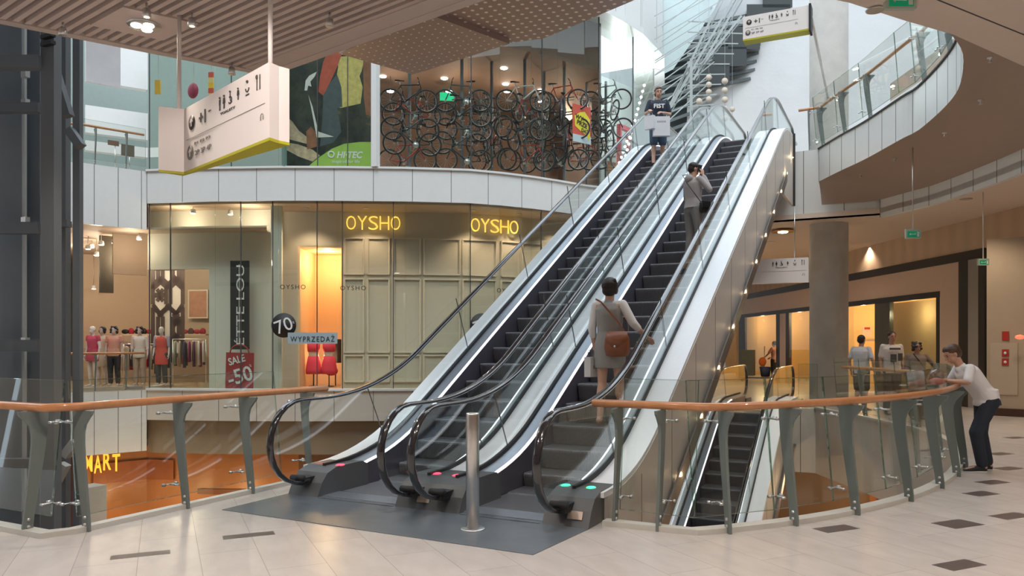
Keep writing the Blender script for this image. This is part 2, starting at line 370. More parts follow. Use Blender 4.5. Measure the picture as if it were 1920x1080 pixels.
for r_, a_, b_ in ((escL, -5.8, -5.42), (escR, -4.42, -3.75), (escR, -2.85, -2.4)): newel(r_, a_, b_, 0, True)
for r_, a_, b_ in ((escD, -4.2, -3.75), (escD, -2.85, -2.4)): newel(r_, a_, b_, -FLOOR, True)
plq = mat('engraved_bronze_plate', (.62, .50, .42), .35, metal=.6)
for nw, x in ((nm, -4.14), (nr, -2.56)):
    b = MB(); b.hexa([(x - .07, 6.222, .07), (x + .07, 6.222, .07), (x + .07, 6.235, .07), (x - .07, 6.235, .07)], [(x - .07, 6.252, .135), (x + .07, 6.252, .135), (x + .07, 6.265, .135), (x - .07, 6.265, .135)])
    b.build('maker_plate', plq, nw)
# side truss of the right escalator facing the camera: panels, bottom rail, glow of the little lamps
def truss_side(root, x, zf, thick=.05, drop=1.14, mat_=M_cladding):
    top = prof(.22, 6.6, 19.7, zf); pts = []
    bot = []
    for y, z, a, b in prof(.27 - drop, 6.6, 17.9, zf, .5): bot.append((y, z))
    zz = lambda y: zf + .27 - drop + SL * (y - YB)
    bot = [q for q in bot if q[0] < 17.5] + [(18.15, zz(18.15))]; bot2 = bot + [(18.15, zf + 4.95), (19.7, zf + 4.95)]
    poly = [(y, z) for y, z, _, _ in top] + list(reversed(bot2))
    tri = tessellate_polygon([[Vector((y, z, 0)) for y, z in poly]]); n = len(poly)
    vs = [(x, y, z) for y, z in poly] + [(x - thick, y, z) for y, z in poly]
    fs = list(tri) + [tuple(i + n for i in t) for t in tri] + [(i, (i + 1) % n, (i + 1) % n + n, i + n) for i in range(n)]
    o = MB().add(vs, fs).build('side_cladding', mat_, root)
    MB().sweep([(y, z, 0, 1) for y, z in bot], [(-.05, -.06), (.07, -.06), (.07, .16), (.05, .16), (.05, 0), (-.05, 0)], x).build('bottom_rail', mat('bronze_grey_rail', (.20, .17, .155), .35, metal=.5), root)
    j = MB()
    for k in range(11):
        y = 7.6 + 1.15 * k; z0 = zf + .27 - drop + SL * max(0, y - YB); z1 = z0 + drop - .08
        MB().box(x + .0005, x + .002, y, y + .008, z0 + .05, z1).build('panel_joint', M_seam, o)
    return o
MB().box(-2.42, -2.34, 19.68, 19.76, 4.95, 6.7).build('end_trim', M_blackmat, escR); truss_side(escR, -2.385, 0); truss_side(escD, -2.385, -FLOOR)
truss_side(escL, -5.86, 0)
ul = MB(); warm = emis('warm_trim_lamp', (1, .72, .38), 6)
for k in range(24):
    y = 7.9 + .52 * k; z = .27 - 1.14 + SL * (y - YB) + .05
    if k % 2 == 0:
        MB().ball((-2.35, y, z), .016).build('trim_lamp', warm, escR)
        d = bpy.data.lights.new('trim_lamp_beam', 'POINT'); d.energy = 1.1; d.color = (1, .72, .40); d.shadow_soft_size = .03
        o = bpy.data.objects.new('trim_lamp_beam', d); COL.objects.link(o); o.location = (-2.30, y, z + .03)
# pit and undersides
MB().sweep(prof(-.9, 6.6, 20.4, 0), [(0, 0), (3.3, 0), (3.3, -.05), (0, -.05)], -5.75).build('truss_underside', M_dark, escL)
MB().sweep(prof(-.9, 6.6, 20.4, -FLOOR), [(0, 0), (1.8, 0), (1.8, -.05), (0, -.05)], -4.2).build('truss_underside', M_dark, escD)
# landing plate set in the floor
lp = MB().prism([(-5.85, 5.33), (-2.5, 5.26), (-2.42, 6.2), (-2.6, 6.2), (-2.6, 6.6), (-5.85, 6.6)], 0, .006).build('landing_plate', M_plate); tag(lp, 'dark slate blue metal landing plate at the foot of the escalators', 'floor plate')
cj = MB(); cj.box(-5.4, -4.47, 6.18, 6.2, .006, .008); cj.box(-3.7, -2.88, 6.18, 6.2, .006, .008); cj.build('plate_joint', M_seam, lp)
# ============================================================ BOLLARD
bo = thing('bollard', 'brushed steel bollard standing in front of the escalators', 'bollard', (-3.31, 5.75, 0))
MB().lathe([(.001, .0), (.057, .0), (.057, .985), (.053, 1.0), (.001, 1.0)], (-3.31, 5.75, .006), 28).build('post', M_steel, bo)
MB().lathe([(.001, 0), (.112, 0), (.112, .006), (.10, .012), (.001, .012)], (-3.31, 5.75, .006), 28).build('base_flange', M_chrome, bo)
# ============================================================ STRUCTURE
VR = [(-2.36, 6.45), (-1.53, 6.42), (-1.32, 6.62), (-.86, 7.17), (-.4, 7.88), (.05, 8.8), (.37, 9.77), (.58, 10.73), (.72, 11.8), (.77, 12.83), (.77, 13.98), (.61, 15.01), (.25, 16.34), (-.03, 16.88), (-.74, 18.37), (-1.31, 19.36), (-1.87, 20.4)]
def smooth_poly(P, k=4):
    out = []
    for i in range(len(P) - 1):
        p0 = P[max(i - 1, 0)]; p1 = P[i]; p2 = P[i + 1]; p3 = P[min(i + 2, len(P) - 1)]
        for j in range(k):
            t = j / k
            out.append(tuple(.5 * ((2 * p1[a]) + (-p0[a] + p2[a]) * t + (2 * p0[a] - 5 * p1[a] + 4 * p2[a] - p3[a]) * t * t + (-p0[a] + 3 * p1[a] - 3 * p2[a] + p3[a]) * t ** 3) for a in range(len(p1))))
    return out + [P[-1]]
near = [(-20, -10), (14, -10), (14, 52), (-8.6, 52), (-8.6, 20.4), (-1.87, 20.4)] + list(reversed(VR))[1:] + [(-2.42, 6.6), (-5.85, 6.6), (-6.2, 6.72), (-6.2, 4.15), (-6.3, 3.88), (-20, 3.9)]
tag(MB().prism(near, -.35, 0).build('floor', M_floor), kind='structure')
MD = mat('dark_brown_stone_inset', (.115, .09, .085), .3, var=.1)
for x, y, L_, W_ in ((-5.16, 3.92, .41, .12), (-4.88, 4.73, .41, .13), (-.52, 7.21, .38, .17), (.43, 7.89, .38, .24), (.36, 6.43, .36, .17), (.74, 9.6, .34, .2), (.89, 8.48, .38, .18), (.92, 10.45, .35, .2), (1.35, 9.3, .38, .2), (1.5, 10.6, .38, .2), (1.2, 11.7, .36, .2), (1.25, 13.2, .36, .2), (1.9, 12.3, .36, .2), (2.0, 14.2, .36, .2), (1.7, 15.6, .36, .2)):
    c = Vector((x, y, 0)); u = Vector((.62, .785, 0)) * L_ / 2; v = Vector((.785, -.62, 0)) * W_ / 2; q = [c - u - v, c + u - v, c + u + v, c - u + v]
    tag(MB().hexa([p + Vector((0, 0, -.02)) for p in q][::-1], [p + Vector((0, 0, .0015)) for p in q][::-1]).build('trim_floor_inset', MD), kind='structure')
tag(MB().prism([(-20, 3.88), (-6.31, 3.86), (-6.2, 4.1), (-6.2, 6.7), (-6.28, 6.7), (-6.30, 4.1), (-6.38, 3.98), (-20, 4.0)], 0, .045).build('trim_kerb', M_kerb), kind='structure')
VI = smooth_poly(VR[1:], 3); 
def offs(P, o):
    out = []
    for i, p in enumerate(P):
        a = P[max(i - 1, 0)]; b = P[min(i + 1, len(P) - 1)]; d = Vector((b[0] - a[0], b[1] - a[1])).normalized(); out.append((p[0] + d.y * o, p[1] - d.x * o))
    return out
tag(MB().prism([(-2.36, 6.38)] + VI + list(reversed(offs(VI, -.12))) + [(-2.36, 6.5)], 0, .045).build('trim_kerb', M_kerb), kind='structure')
def fascia(P, z0, z1, mat_, name, seam=.9, t=.06, off=0.):
    b = MB()
    for i in range(len(P) - 1): b.wallbox(P[i], P[i + 1], z0, z1, t, off=off)
    o = tag(b.build(name, mat_), kind='structure'); j = MB(); acc = 0
    for i in range(len(P) - 1):
        a = Vector(P[i][:2]); c = Vector(P[i + 1][:2]); L = (c - a).length
        if L < 1e-6: continue
        d = (c - a) / L; n = Vector((-d.y, d.x)); s = -acc % seam
        while s < L:
            q = a + d * s; q0 = q + n * (off - .002); q1 = q0 + d * .014; j.hexa([(*q0, z0), (*q1, z0), (*(q1 + n * .004), z0), (*(q0 + n * .004), z0)], [(*q0, z1), (*q1, z1), (*(q1 + n * .004), z1), (*(q0 + n * .004), z1)]); s += seam
        acc += L
    if j.v: tag(j.build('trim_joint', M_seam), kind='structure')
    return o
# near-floor inner edge faces of the void (far side, as seen through the railing)
fascia([(-5.9, 20.4), (-1.87, 20.4)], -1.6, -.001, M_beigepanel, 'trim_slab_edge', .9, .08, off=-.03)
fascia([VR[i] for i in range(len(VR) - 1, 6, -1)], -1.6, -.001, M_beigepanel, 'trim_slab_edge', .9, -.08)
# upper floor
UP = [(-1.87, 20.4), (-1.31, 19.36), (-.74, 18.37), (-.03, 16.88), (.25, 16.34), (.61, 15.01), (.77, 13.98), (.77, 12.83), (.70, 12.1), (.52, 11.4), (.2, 10.6), (-.3, 9.6)]
upS = smooth_poly(UP, 4)
tag(MB().prism(offs(upS, -.1) + [(.6, 8), (14, 8), (14, 60), (-5.95, 60), (-5.95, 20.5)], 6.1, 6.4).build('floor_upper', mat('upper_floor_stone', (.5, .46, .42), .3)), kind='structure')
fascia(upS, 5.62, 6.42, M_white, 'trim_slab_edge', .62, .12)
MB().prism(offs(upS, .03) + list(reversed(offs(upS, -.06))), 6.42, 6.45).build('trim_slab_cap', M_seam, kind='structure')
fascia([(-5.95, 20.4), (-.5, 20.4)], 4.73, 6.42, M_white, 'trim_slab_edge', .93, .3)
BK = [(-.5, 20.35), (-.2, 19.95), (.2, 19.45), (.58, 18.95), (1.19, 17.75), (1.89, 16.12), (2.6, 14.0), (3.0, 12.0), (3.0, 10.5), (2.9, 9.5)]
bkS = smooth_poly(BK, 5)
fascia(bkS, 4.62, 5.06, M_white, 'trim_bulkhead', .8, .1)
sof = MB(); m_ = 44
def resamp(P, n):
    L = [0]
    for i in range(len(P) - 1): L.append(L[-1] + math.dist(P[i], P[i + 1]))
    out = []
    for k in range(n):
        s = L[-1] * k / (n - 1); i = max(j for j in range(len(L)) if L[j] <= s + 1e-9); i = min(i, len(P) - 2); t = (s - L[i]) / (L[i + 1] - L[i]); out.append(tuple(P[i][a] * (1 - t) + P[i + 1][a] * t for a in range(2)))
    return out
A_, B_ = resamp(upS, m_), resamp([(-1.8, 20.4)] + bkS, m_)
for k in range(7):
    t = k / 6; f = 5.62 - .58 * t ** 1.6
    sof.v += [Vector((A_[j][0] * (1 - t) + B_[j][0] * t, A_[j][1] * (1 - t) + B_[j][1] * t, f)) for j in range(m_)]
for k in range(6):
    for i in range(m_ - 1): sof.f.append([k * m_ + i, k * m_ + i + 1, (k + 1) * m_ + i + 1, (k + 1) * m_ + i]); sof.mi.append(0); sof.sm.append(True)
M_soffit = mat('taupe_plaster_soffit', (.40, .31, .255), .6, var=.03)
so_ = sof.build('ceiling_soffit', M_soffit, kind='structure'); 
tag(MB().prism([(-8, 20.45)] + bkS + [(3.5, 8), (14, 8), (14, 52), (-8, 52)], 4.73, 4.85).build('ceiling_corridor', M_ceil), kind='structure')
# near ceiling over the camera
NC_R = [(-2.3, 7.0), (-1.2, 7.55), (-.48, 8.35), (.03, 9.1), (.49, 9.73), (1.32, 11.24), (2.6, 13.4), (6, 16), (14, 18)]
tag(MB().prism(NC_R + [(14, -10), (-2.3, -10)], 5.0, 5.3).build('ceiling_plain', M_ceil), kind='structure')
seam = MB(); 
for a, b in (((-1.0, 3.0), (9, 13)), ((1.5, -2), (1.9, 11.8)), ((-2.3, 4.5), (3, 13))): seam.bar((*a, 4.999), (*b, 4.999), .015, .004)
tag(seam.build('ceiling_joint', M_seam), kind='structure')
C0, C1, C2 = Vector((-7.12, 7.2)), Vector((-3.82, 6.58)), Vector((-8.45, 4.75))
d2 = (C1 - C0).normalized(); d1 = (C2 - C0).normalized()
e_far = C0 + d2 * 5.3; e_left = C0 + d1 * 18
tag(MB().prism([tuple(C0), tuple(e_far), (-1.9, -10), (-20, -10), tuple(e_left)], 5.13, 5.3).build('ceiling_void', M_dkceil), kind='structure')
sl = MB(); k = 0
while k * .112 < 15.5:
    p = C0 + d1 * (.10 + k * .112); L = 13 if k > 30 else 5.1 + k * .112 * .55
    q = p + d2 * L
    if p.y > -9: sl.bar((p.x + d2.x * .05, p.y + d2.y * .05, 5.03), (q.x, q.y, 5.03), .052, .07)
    k += 1
for k in range(8):
    p = C0 + d2 * (.6 + k * 1.0); q = p + d1 * 12; sl.bar((p.x, p.y, 5.085), (q.x, q.y, 5.085), .03, .03)
tag(sl.build('ceiling_slats', M_slat), kind='structure')
tr = MB(); tr.bar((*C0, 5.08), (*e_left, 5.08), .12, .20); tr.bar((*(C0 - d2 * .06), 5.08), (*e_far, 5.08), .12, .20)
tr.prism([tuple(C0 + Vector((0, .06))), tuple(e_far + Vector((0, .06))), tuple(e_far + Vector((0, -.28))), tuple(C0 + d1 * .3)], 4.985, 5.0)
tag(tr.build('trim_ceiling_edge', mat('pale_pinkish_trim', (.60, .50, .45), .5)), kind='structure')
# upper walkway above the near ceiling (its edge stays out of frame, shades the foreground)
# recessed lamp in the slatted ceiling
lc = onz(270, 42, 5.0); lf = thing('ceiling_light', 'round recessed lamp in a square plate in the slatted ceiling', 'light', (lc.x, lc.y, 4.98))
u2 = Vector((d2.x, d2.y, 0)); u1 = Vector((d1.x, d1.y, 0)); b = MB(); h = .36
q = [lc + u2 * a * h + u1 * c * h for a, c in ((-1, -1), (1, -1), (1, 1), (-1, 1))]
b.hexa([(v.x, v.y, 4.975) for v in q], [(v.x, v.y, 5.06) for v in q]).build('plate', M_slat, lf)
MB().lathe([(.001, -.012), (.16, -.012), (.17, 0), (.17, .02), (.001, .02)], (lc.x, lc.y, 4.968), 28).build('reflector', M_chrome, lf)
for a in (0, 2.1, 4.2): MB().ball((lc.x + .075 * math.cos(a), lc.y + .075 * math.sin(a), 4.95), .055, .055, .02).build('bulb', emis('lamp_white', (1, .93, .85), 14), lf)
spot(lc.x, lc.y, 4.9, 160, (1, .86, .72), 120)
sps = []
def ceil_spot(x, y, z, label, glow=True, name='ceiling_spotlight'):
    t = thing(name, label, 'light', (x, y, z))
    MB().tube([(x, y, z), (x, y, z - .06)], .012).build('stem', M_chrome, t)
    MB().lathe([(.02, 0), (.035, -.01), (.045, -.09), (.038, -.09)], (x, y, z - .05), 12).build('housing', M_chrome, t)
    MB().ball((x, y, z - .135), .03, .03, .01).build('bulb', emis('lamp_warm', (1, .8, .55), 10) if glow else M_chrome, t)
    return t
for i, (px, py, l) in enumerate([(275, 4, 'small steel spotlight at the top edge of the slatted ceiling'), (118, 40, 'small steel spotlight near the left edge of the slatted ceiling'), (360, 22, 'small lit spotlight beside the hanging rod of the large sign'), (618, 22, 'small steel spotlight on the slatted ceiling right of the sign rods'), (435, 116, 'small steel spotlight near the far corner of the slatted ceiling')]):
    v = onz(px, py, 5.0); ceil_spot(v.x, v.y, 4.99, l, i in (0, 2))
# downlights added to the near ceiling out of view, to light the foreground floor
def downlight(x, y, z, label, e=60, c=(1, .84, .66), r=.09, em=9, group=None, beam=True, ang=125):
    t = thing('downlight', label, 'light', (x, y, z), group=group)
    MB().lathe([(.001, -.006), (r * .8, -.006), (r * .8, -.001), (.001, -.001)], (x, y, z), 18).build('lens', emis('lamp_warm', (1, .8, .55), 10), t)
    MB().lathe([(r * .8, -.008), (r, -.008), (r * 1.05, 0), (r * .8, 0)], (x, y, z), 18).build('ring', M_chrome, t)
    if beam: spot(x, y, z - .05, e, c, ang)
for i, (x, y) in enumerate([(-5, 2.0), (-2.8, 3.6), (0, 3), (3, 3), (-5, -3), (0, -3), (4, -3), (3, 8), (5.5, 6), (-9, -1)]):
    downlight(x, y, 4.99, 'added unseen downlight in the ceiling above the viewpoint', 260, c=(1, .90, .82), group='added downlights lighting the foreground floor')
for i, (px, py, l) in enumerate([(1641, 17, 'lit recessed downlight beside the upper exit sign'),]):
    v = onz(px, py, 5.0); downlight(v.x, v.y, 4.99, l, 60)
for i, (x, y) in enumerate([(1.2, 19.2), (2.2, 17.0), (-3.6, 24.5), (3.6, 14.5), (-1.0, 27), (3.0, 22), (-5.5, 30)]):
    downlight(x, y, 4.72, ['bright downlight in the corridor ceiling right of the column', 'downlight in the corridor ceiling at the far right edge', 'downlight seen between escalator and column', 'downlight over the corridor out at the right', 'downlight far down the corridor behind the column', 'downlight in the corridor ceiling near the wall panels', 'farthest downlight of the corridor'][i], 160, (1, .78, .58), .12)
# pendant bowl lamp between escalator and column
pl_ = at(1468, 434, 21); pt = thing('pendant_lamp', 'glowing pendant dish lamp between the escalator and the column', 'light', (pl_.x, pl_.y, 4.73))
MB().tube([(pl_.x, pl_.y, 4.73), (pl_.x, pl_.y, pl_.z + .1)], .01).build('cord', M_steel, pt)
MB().lathe([(.05, .12), (.12, .10), (.33, .0), (.30, -.02), (.05, .03)], tuple(pl_), 24).build('lamp_shade', mat('copper_shade', (.5, .28, .14), .3, metal=.7), pt)
MB().ball(tuple(pl_ - Vector((0, 0, .02))), .14, .14, .03).build('bulb', emis('lamp_warm', (1, .8, .55), 10), pt)
spot(pl_.x, pl_.y, pl_.z - .1, 60, (1, .7, .42), 150)
# columns
def colm(x, y, r, z0, z1, label):
    t = MB().lathe([(r, z0), (r, z1)], (x, y, 0), 48).build('concrete_column', M_conc); tag(t, label, 'column', kind='thing')
cc = plan(1554, 20.1); colm(cc[0], cc[1], .475, .0, 14.5, 'round raw concrete column rising through both floors right of the escalators')
# opposite building facade
PXD = [(-260, 20.2), (-60, 20.6), (155, 21.4), (275, 22.5), (400, 22.2), (520, 22.08), (640, 22.1), (760, 22.2), (880, 22.46), (940, 22.85), (1000, 23.4), (1050, 24.0), (1100, 24.7), (1127, 24.95), (1160, 25.7), (1192, 26.6), (1230, 28.5), (1234, 34)]
def fd(px):
    for i in range(len(PXD) - 1):
        (a, da), (b, db) = PXD[i], PXD[i + 1]
        if a <= px <= b: t = (px - a) / (b - a); return 1 / ((1 - t) / da + t / db)
    return PXD[0][1] if px < PXD[0][0] else PXD[-1][1]
def fp(px, off=0.): return plan(px, fd(px) + off)
def fpt(px, py, off=0.): return at(px, py, fd(px) + off)
def fz(px, py, off=0.): return zat(py, fd(px) + off)
def fcurve(a, b, off=0., n=None):
    ks = sorted(set([a, b] + [p for p, _ in PXD if a < p < b])); return [fp(k, off) for k in ks]
def ftan(px):
    a, b = Vector(fp(px - 6)), Vector(fp(px + 6)); d = (b - a).normalized(); return Vector((d.x, d.y, 0))
FR = fcurve(275, 1234); FLf = fcurve(-260, 275)
back = [(-30, 60), (-34, 10)]
for z0, z1, nm in ((-.62, .25, 'floor_opposite'), (5.75, 6.65, 'floor_opposite_upper')):
    poly = offs(FLf + FR[1:], -.07) + [(-9, 50), (-32, 50), (-32, 8)]
    tag(MB().prism(poly, z0 + .05, z1 - .03).build(nm, mat('opposite_floor_stone', (.50, .42, .36), .3)), kind='structure')
    fascia(FR, z0 + (-.03 if z0 > 0 else 0), z1, M_white if z0 > 0 else M_beigepanel, 'trim_slab_edge', 1.12, .14)
    fascia(FLf, z0 - (.8 if z0 > 0 else .9), z1, M_white, 'trim_slab_edge', .62, .14)
    tag(MB().prism(offs(FR, .05) + list(reversed(offs(FR, -.2))), z1, z1 + .06).build('trim_sill', M_white), kind='structure')
# glazing, lower and upper, pane by pane
def glazing(pxs, z0, z1, name0):
    for i in range(len(pxs) - 1):
        b = MB(); P = fcurve(pxs[i] + .6, pxs[i + 1] - .6)
        for k in range(len(P) - 1): b.wallbox(P[k], P[k + 1], z0, z1, .02, off=.1)
        o = b.build('window_%d' % (name0 + i), M_glass_shop, kind='structure')
    j = MB()
    for p in pxs: q = Vector(fp(p)); t = ftan(p); n = Vector((-t.y, t.x)); a = q + n * .09; j.wallbox((a.x, a.y), (a.x + t.x * .022, a.y + t.y * .022), z0, z1, .04)
    j.build('trim_glass_joint', M_seam, kind='structure')
glazing([277, 315, 448, 508, 592, 640, 736, 883, 1018, 1127, 1230], .30, 5.72, 1)
glazing([277, 330, 430, 530, 593, 650, 704, 885, 1020, 1127, 1192, 1231], 6.70, 12.4, 20)
# upper fascia over the glass near the right end, and roof edge
FU = fcurve(1000, 1234); fascia(FU, 12.4, 15.5, M_white, 'trim_roof_edge', 1.6, .5, off=-.25)
tag(MB().prism(offs(fcurve(-260, 1234), .3) + list(reversed(offs(fcurve(-260, 1234), -.9))), 12.25, 12.45).build('trim_glass_head', M_white), kind='structure')
# hall beyond: enclosing walls
tag(MB().wallbox((-32, 60), (14, 60), -8, 24, .3).build('wall_far', mat('hall_wall_grey', (.30, .32, .33), .8)), kind='structure')
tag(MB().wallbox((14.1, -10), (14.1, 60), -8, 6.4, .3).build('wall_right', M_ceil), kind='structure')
tag(MB().wallbox((14.1, -10), (14.1, 60), 6.4, 20, .3).build('wall_right_upper_sky_block', mat('dark_upper_sky_block', (.07, .065, .06), .8)), kind='structure')  # unseen, raised and darkened to keep sky reflections off the shop glass
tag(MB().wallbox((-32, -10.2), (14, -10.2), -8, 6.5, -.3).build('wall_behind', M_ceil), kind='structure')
tag(MB().wallbox((-32, 1.0), (14, 1.0), 5.3, 20, -.3).build('wall_near_upper_sky_block', mat('dark_upper_sky_block', (.07, .065, .06), .8, var=.4, scale=.5)), kind='structure')  # unseen dark wall added to block the sky reflected in the upper glazing
tag(MB().wallbox((-32, -10), (-32, 60), -8, 13, .3).build('wall_left', M_ceil), kind='structure')
tag(MB().box(-32, 14, -10, 60, -6.6, -6.4).build('floor_lower', mat('lower_floor_stone', (.34, .22, .13), .25, var=.2)), kind='structure')
# big white plastered wall behind the column, stepping roof units at its left edge
wl, wr = plan(1300, 33), plan(1850, 30)
WW = mat('rough_white_plaster', (.60, .62, .63), .8, var=.07, scale=1.2, bump=.5, bscale=8)
wo = MB().wallbox(plan(1240, 33.4), plan(1900, 29.6), 6.4, 24, -.4).build('wall_upper_hall', WW, kind='structure')
# ============================================================ RAILINGS
def rail_post(root, x, y, ox, oy, h=1.04):
    """flared plate post; (ox, oy) unit vector towards the void"""
    o = Vector((ox, oy, 0)); t = Vector((-oy, ox, 0)); base = Vector((x, y, 0))
    L = [(0.0, -.045, .042), (.06, -.045, .042), (.14, -.036, .050), (.35, -.010, .085), (.6, .018, .128), (.75, .032, .150), (.84, .030, .160), (.91, .008, .166), (.965, -.038, .170), (1.0, -.075, .172), (1.03, -.085, .172)]
    th = .012; vs = []
    for z, a, b in L:
        for s in (-1, 1):
            vs += [base + o * a + t * th * s + Vector((0, 0, z)), base + o * b + t * th * s + Vector((0, 0, z))]
    n = len(L); fs = []
    for i in range(n - 1):
        k = i * 4; fs += [(k, k + 1, k + 5, k + 4), (k + 2, k + 6, k + 7, k + 3), (k, k + 4, k + 6, k + 2), (k + 1, k + 3, k + 7, k + 5)]
    fs += [(0, 2, 3, 1), ((n - 1) * 4, (n - 1) * 4 + 1, (n - 1) * 4 + 3, (n - 1) * 4 + 2)]
    p = MB().add(vs, fs).build('post', M_post, root)
    for z in (.06, .12):
        c = base + Vector((0, 0, z)); MB().tube([c - t * .022, c + t * .022], .014, 8).build('bolt', M_chrome, p)
    return p, base, o, t
def fitting(p, base, o, t, z, reach, sides=(-1, 1)):
    c = base + o * (.10 + .10 * z) + Vector((0, 0, z)); b = MB(); b.tube([c - t * .02, c + t * .02], .012); e = base + o * reach + Vector((0, 0, z)); b.tube([c, e], .010)
    for s in sides: b.tube([e, e + t * s * .05], .006); b.tube([e + t * s * .07 - o * .012, e + t * s * .07 + o * .02], .015, 10)
    b.build('glass_clamp', M_chrome, p)
def railing(label, pts, posts, glass_to=1.27, z=0., outside=1, cat='railing', lean=.20, hand=None, gedge=True, post_h=1.04):
    """pts: handrail base line (x,y); posts: parameters (x,y); outside: +1 void on the left of the direction of travel"""
    root = thing('railing', label, cat, (pts[0][0], pts[0][1], z))
    P = offs(pts, -.05 * outside); hp = [(p[0], p[1], z + 1.065) for p in P]
    MB().tube(hp, .036, 12).build('handrail', M_wood, root)
    def nrm(x, y):
        best = None
        for i in range(len(pts) - 1):
            a = Vector(pts[i]); b = Vector(pts[i + 1]); ab = b - a; t = max(0, min(1, (Vector((x, y)) - a).dot(ab) / ab.length_squared)); q = a + ab * t; d = (q - Vector((x, y))).length
            if best is None or d < best[0]: best = (d, ab.normalized())
        d = best[1]; return (-d.y * outside, d.x * outside)
    ps = []
    for x, y in posts:
        nx, ny = nrm(x, y); r = rail_post(root, x, y, nx, ny) if z == 0 else rail_post(root, x, y, nx, ny)
        ps.append((x, y, nx, ny, r))
    if z:
        for (x, y, nx, ny, r) in ps: 
            r[0].location.z += 0
    return root, ps
def panes(root, G, z0, z1, M=M_glass_rail, t=.012):
    """G: list of polylines of the pane feet; top leans out"""
    for a, b in G:
        a0, b0 = Vector((*a[:2], 0)), Vector((*b[:2], 0)); d = (b0 - a0).normalized(); n = Vector((-d.y, d.x, 0)); 
        lean = a[2] if len(a) > 2 else 0; n *= 1; L = n * lean
        bb = [a0 + Vector((0, 0, z0)), b0 + Vector((0, 0, z0)), b0 + n * t + Vector((0, 0, z0)), a0 + n * t + Vector((0, 0, z0))]
        tt = [v + L + Vector((0, 0, z1 - z0)) for v in bb]
        p = MB().hexa(bb, tt).build('glass_panel', M, root); e = MB(); w_ = .006
        for k in (0, 1):
            e.bar(bb[k] + n * t / 2, tt[k] + n * t / 2, w_, t + .002, up=n)
        e.bar(tt[0] + n * t / 2, tt[1] + n * t / 2, w_ * .9, t + .002, up=n); e.bar(bb[0] + n * t / 2, bb[1] + n * t / 2, w_ * .6, t + .002, up=n)
        e.build('glass_edge', M_glassedge, p)
# left railing: void to the left / beyond
ptsL = [(-16, 3.92), (-6.42, 3.92), (-6.22, 4.17), (-6.22, 6.95), (-6.16, 7.25)]
rl, psL = railing('wood-topped glass railing on the left beside the lift shaft', ptsL, [(-10.5, 3.92), (-8.5, 3.92), (-6.58, 3.92), (-6.22, 4.20), (-6.22, 5.22), (-6.22, 6.06), (-6.2, 6.95)])
for x, y, nx, ny, r in psL: fitting(*r, .92, .30); fitting(*r, .22, .22)
panes(rl, [((-10.4, 4.14, .12), (-8.55, 4.14)), ((-8.5, 4.14, .12), (-6.62, 4.14)), ((-6.40, 4.24, .12), (-6.40, 6.7))], .1, 1.28)
# right railing
Rp = [(-2.25, 6.50), (-1.50, 6.47), (-1.28, 6.66)] + VR[3:9]
ptsR = smooth_poly(Rp[2:], 3); ptsR = [(-2.52, 6.52), (-1.50, 6.49)] + ptsR + [(.80, 12.0)]
rr, psR = railing('wood-topped glass railing curving round the opening on the right, boy leaning on it', ptsR, [(-2.27, 6.46), (-1.87, 6.44), (-1.32, 6.62), (-.86, 7.17), (-.40, 7.88), (.05, 8.80), (.36, 9.75), (.57, 10.70), (.70, 11.5)])
for x, y, nx, ny, r in psR: fitting(*r, .92, .30); fitting(*r, .22, .22)
pr_ = offs([(-2.3, 6.46), (-1.52, 6.44)] + [(-.88, 7.15), (-.42, 7.86), (.03, 8.78), (.34, 9.75), (.55, 10.7), (.68, 11.7)], -.2)
panes(rr, [((*pr_[k], .12), pr_[k + 1]) for k in range(len(pr_) - 1)], .1, 1.28)
# far railing across the opening behind the lower escalator
FRp = [VR[i] for i in range(9, 16)]; fr_pts = offs(smooth_poly(FRp, 3), .1)
root, ps = railing('far stretch of glass railing across the opening, in front of the shoppers', fr_pts, [VR[k] for k in (9, 10, 12, 14)])
pr2 = [fr_pts[i] for i in range(0, len(fr_pts), 3)]; panes(root, [((*offs(pr2, -.15)[k], .1), offs(pr2, -.15)[k + 1]) for k in range(len(pr2) - 1)], .1, 1.28)
# upper balcony railing on the right
def shift_z(root, dz): root.location.z += dz
ub = offs(upS, -.12); ubp = [p for p in ub if p[1] > 12.2]
root, ps = railing('upper balcony glass railing with wooden handrail above the curved white slab edge', ubp, [offs(UP, -.12)[i] for i in (0, 1, 2, 4, 5, 6)], outside=-1)
for x, y, nx, ny, r in ps: fitting(*r, .92, .30); fitting(*r, .22, .22)
q_ = [offs(UP, .06)[i] for i in (0, 1, 2, 3, 4, 5, 6, 7)]; panes(root, [((*q_[k], -.1), q_[k + 1]) for k in range(len(q_) - 1)], .1, 1.28); shift_z(root, 6.42)
root, ps = railing('short stub of wooden handrail and glass beside the top of the right escalator', [(-2.35, 20.6), (-1.87, 20.55)], [(-2.1, 20.58)], outside=-1); shift_z(root, 6.42)
panes(root, [((-2.35, 20.45, 0), (-1.9, 20.42))], .05, 1.1)
# opposite walkway railings at the left, on both levels
for z_, l_ in ((.27, 'opposite railing in front of the mannequins on the entrance level'), (6.67, 'opposite railing on the upper floor at the far left')):
    P = offs(fcurve(-200, 272), -.15); root, ps = railing(l_, P, [fp(p, .15) for p in (-60, 60, 178, 236)], outside=-1)
    P2 = offs(fcurve(-200, 272), .05); panes(root, [((*P2[k], 0), P2[k + 1]) for k in range(len(P2) - 1)], .1, 1.2); shift_z(root, z_)
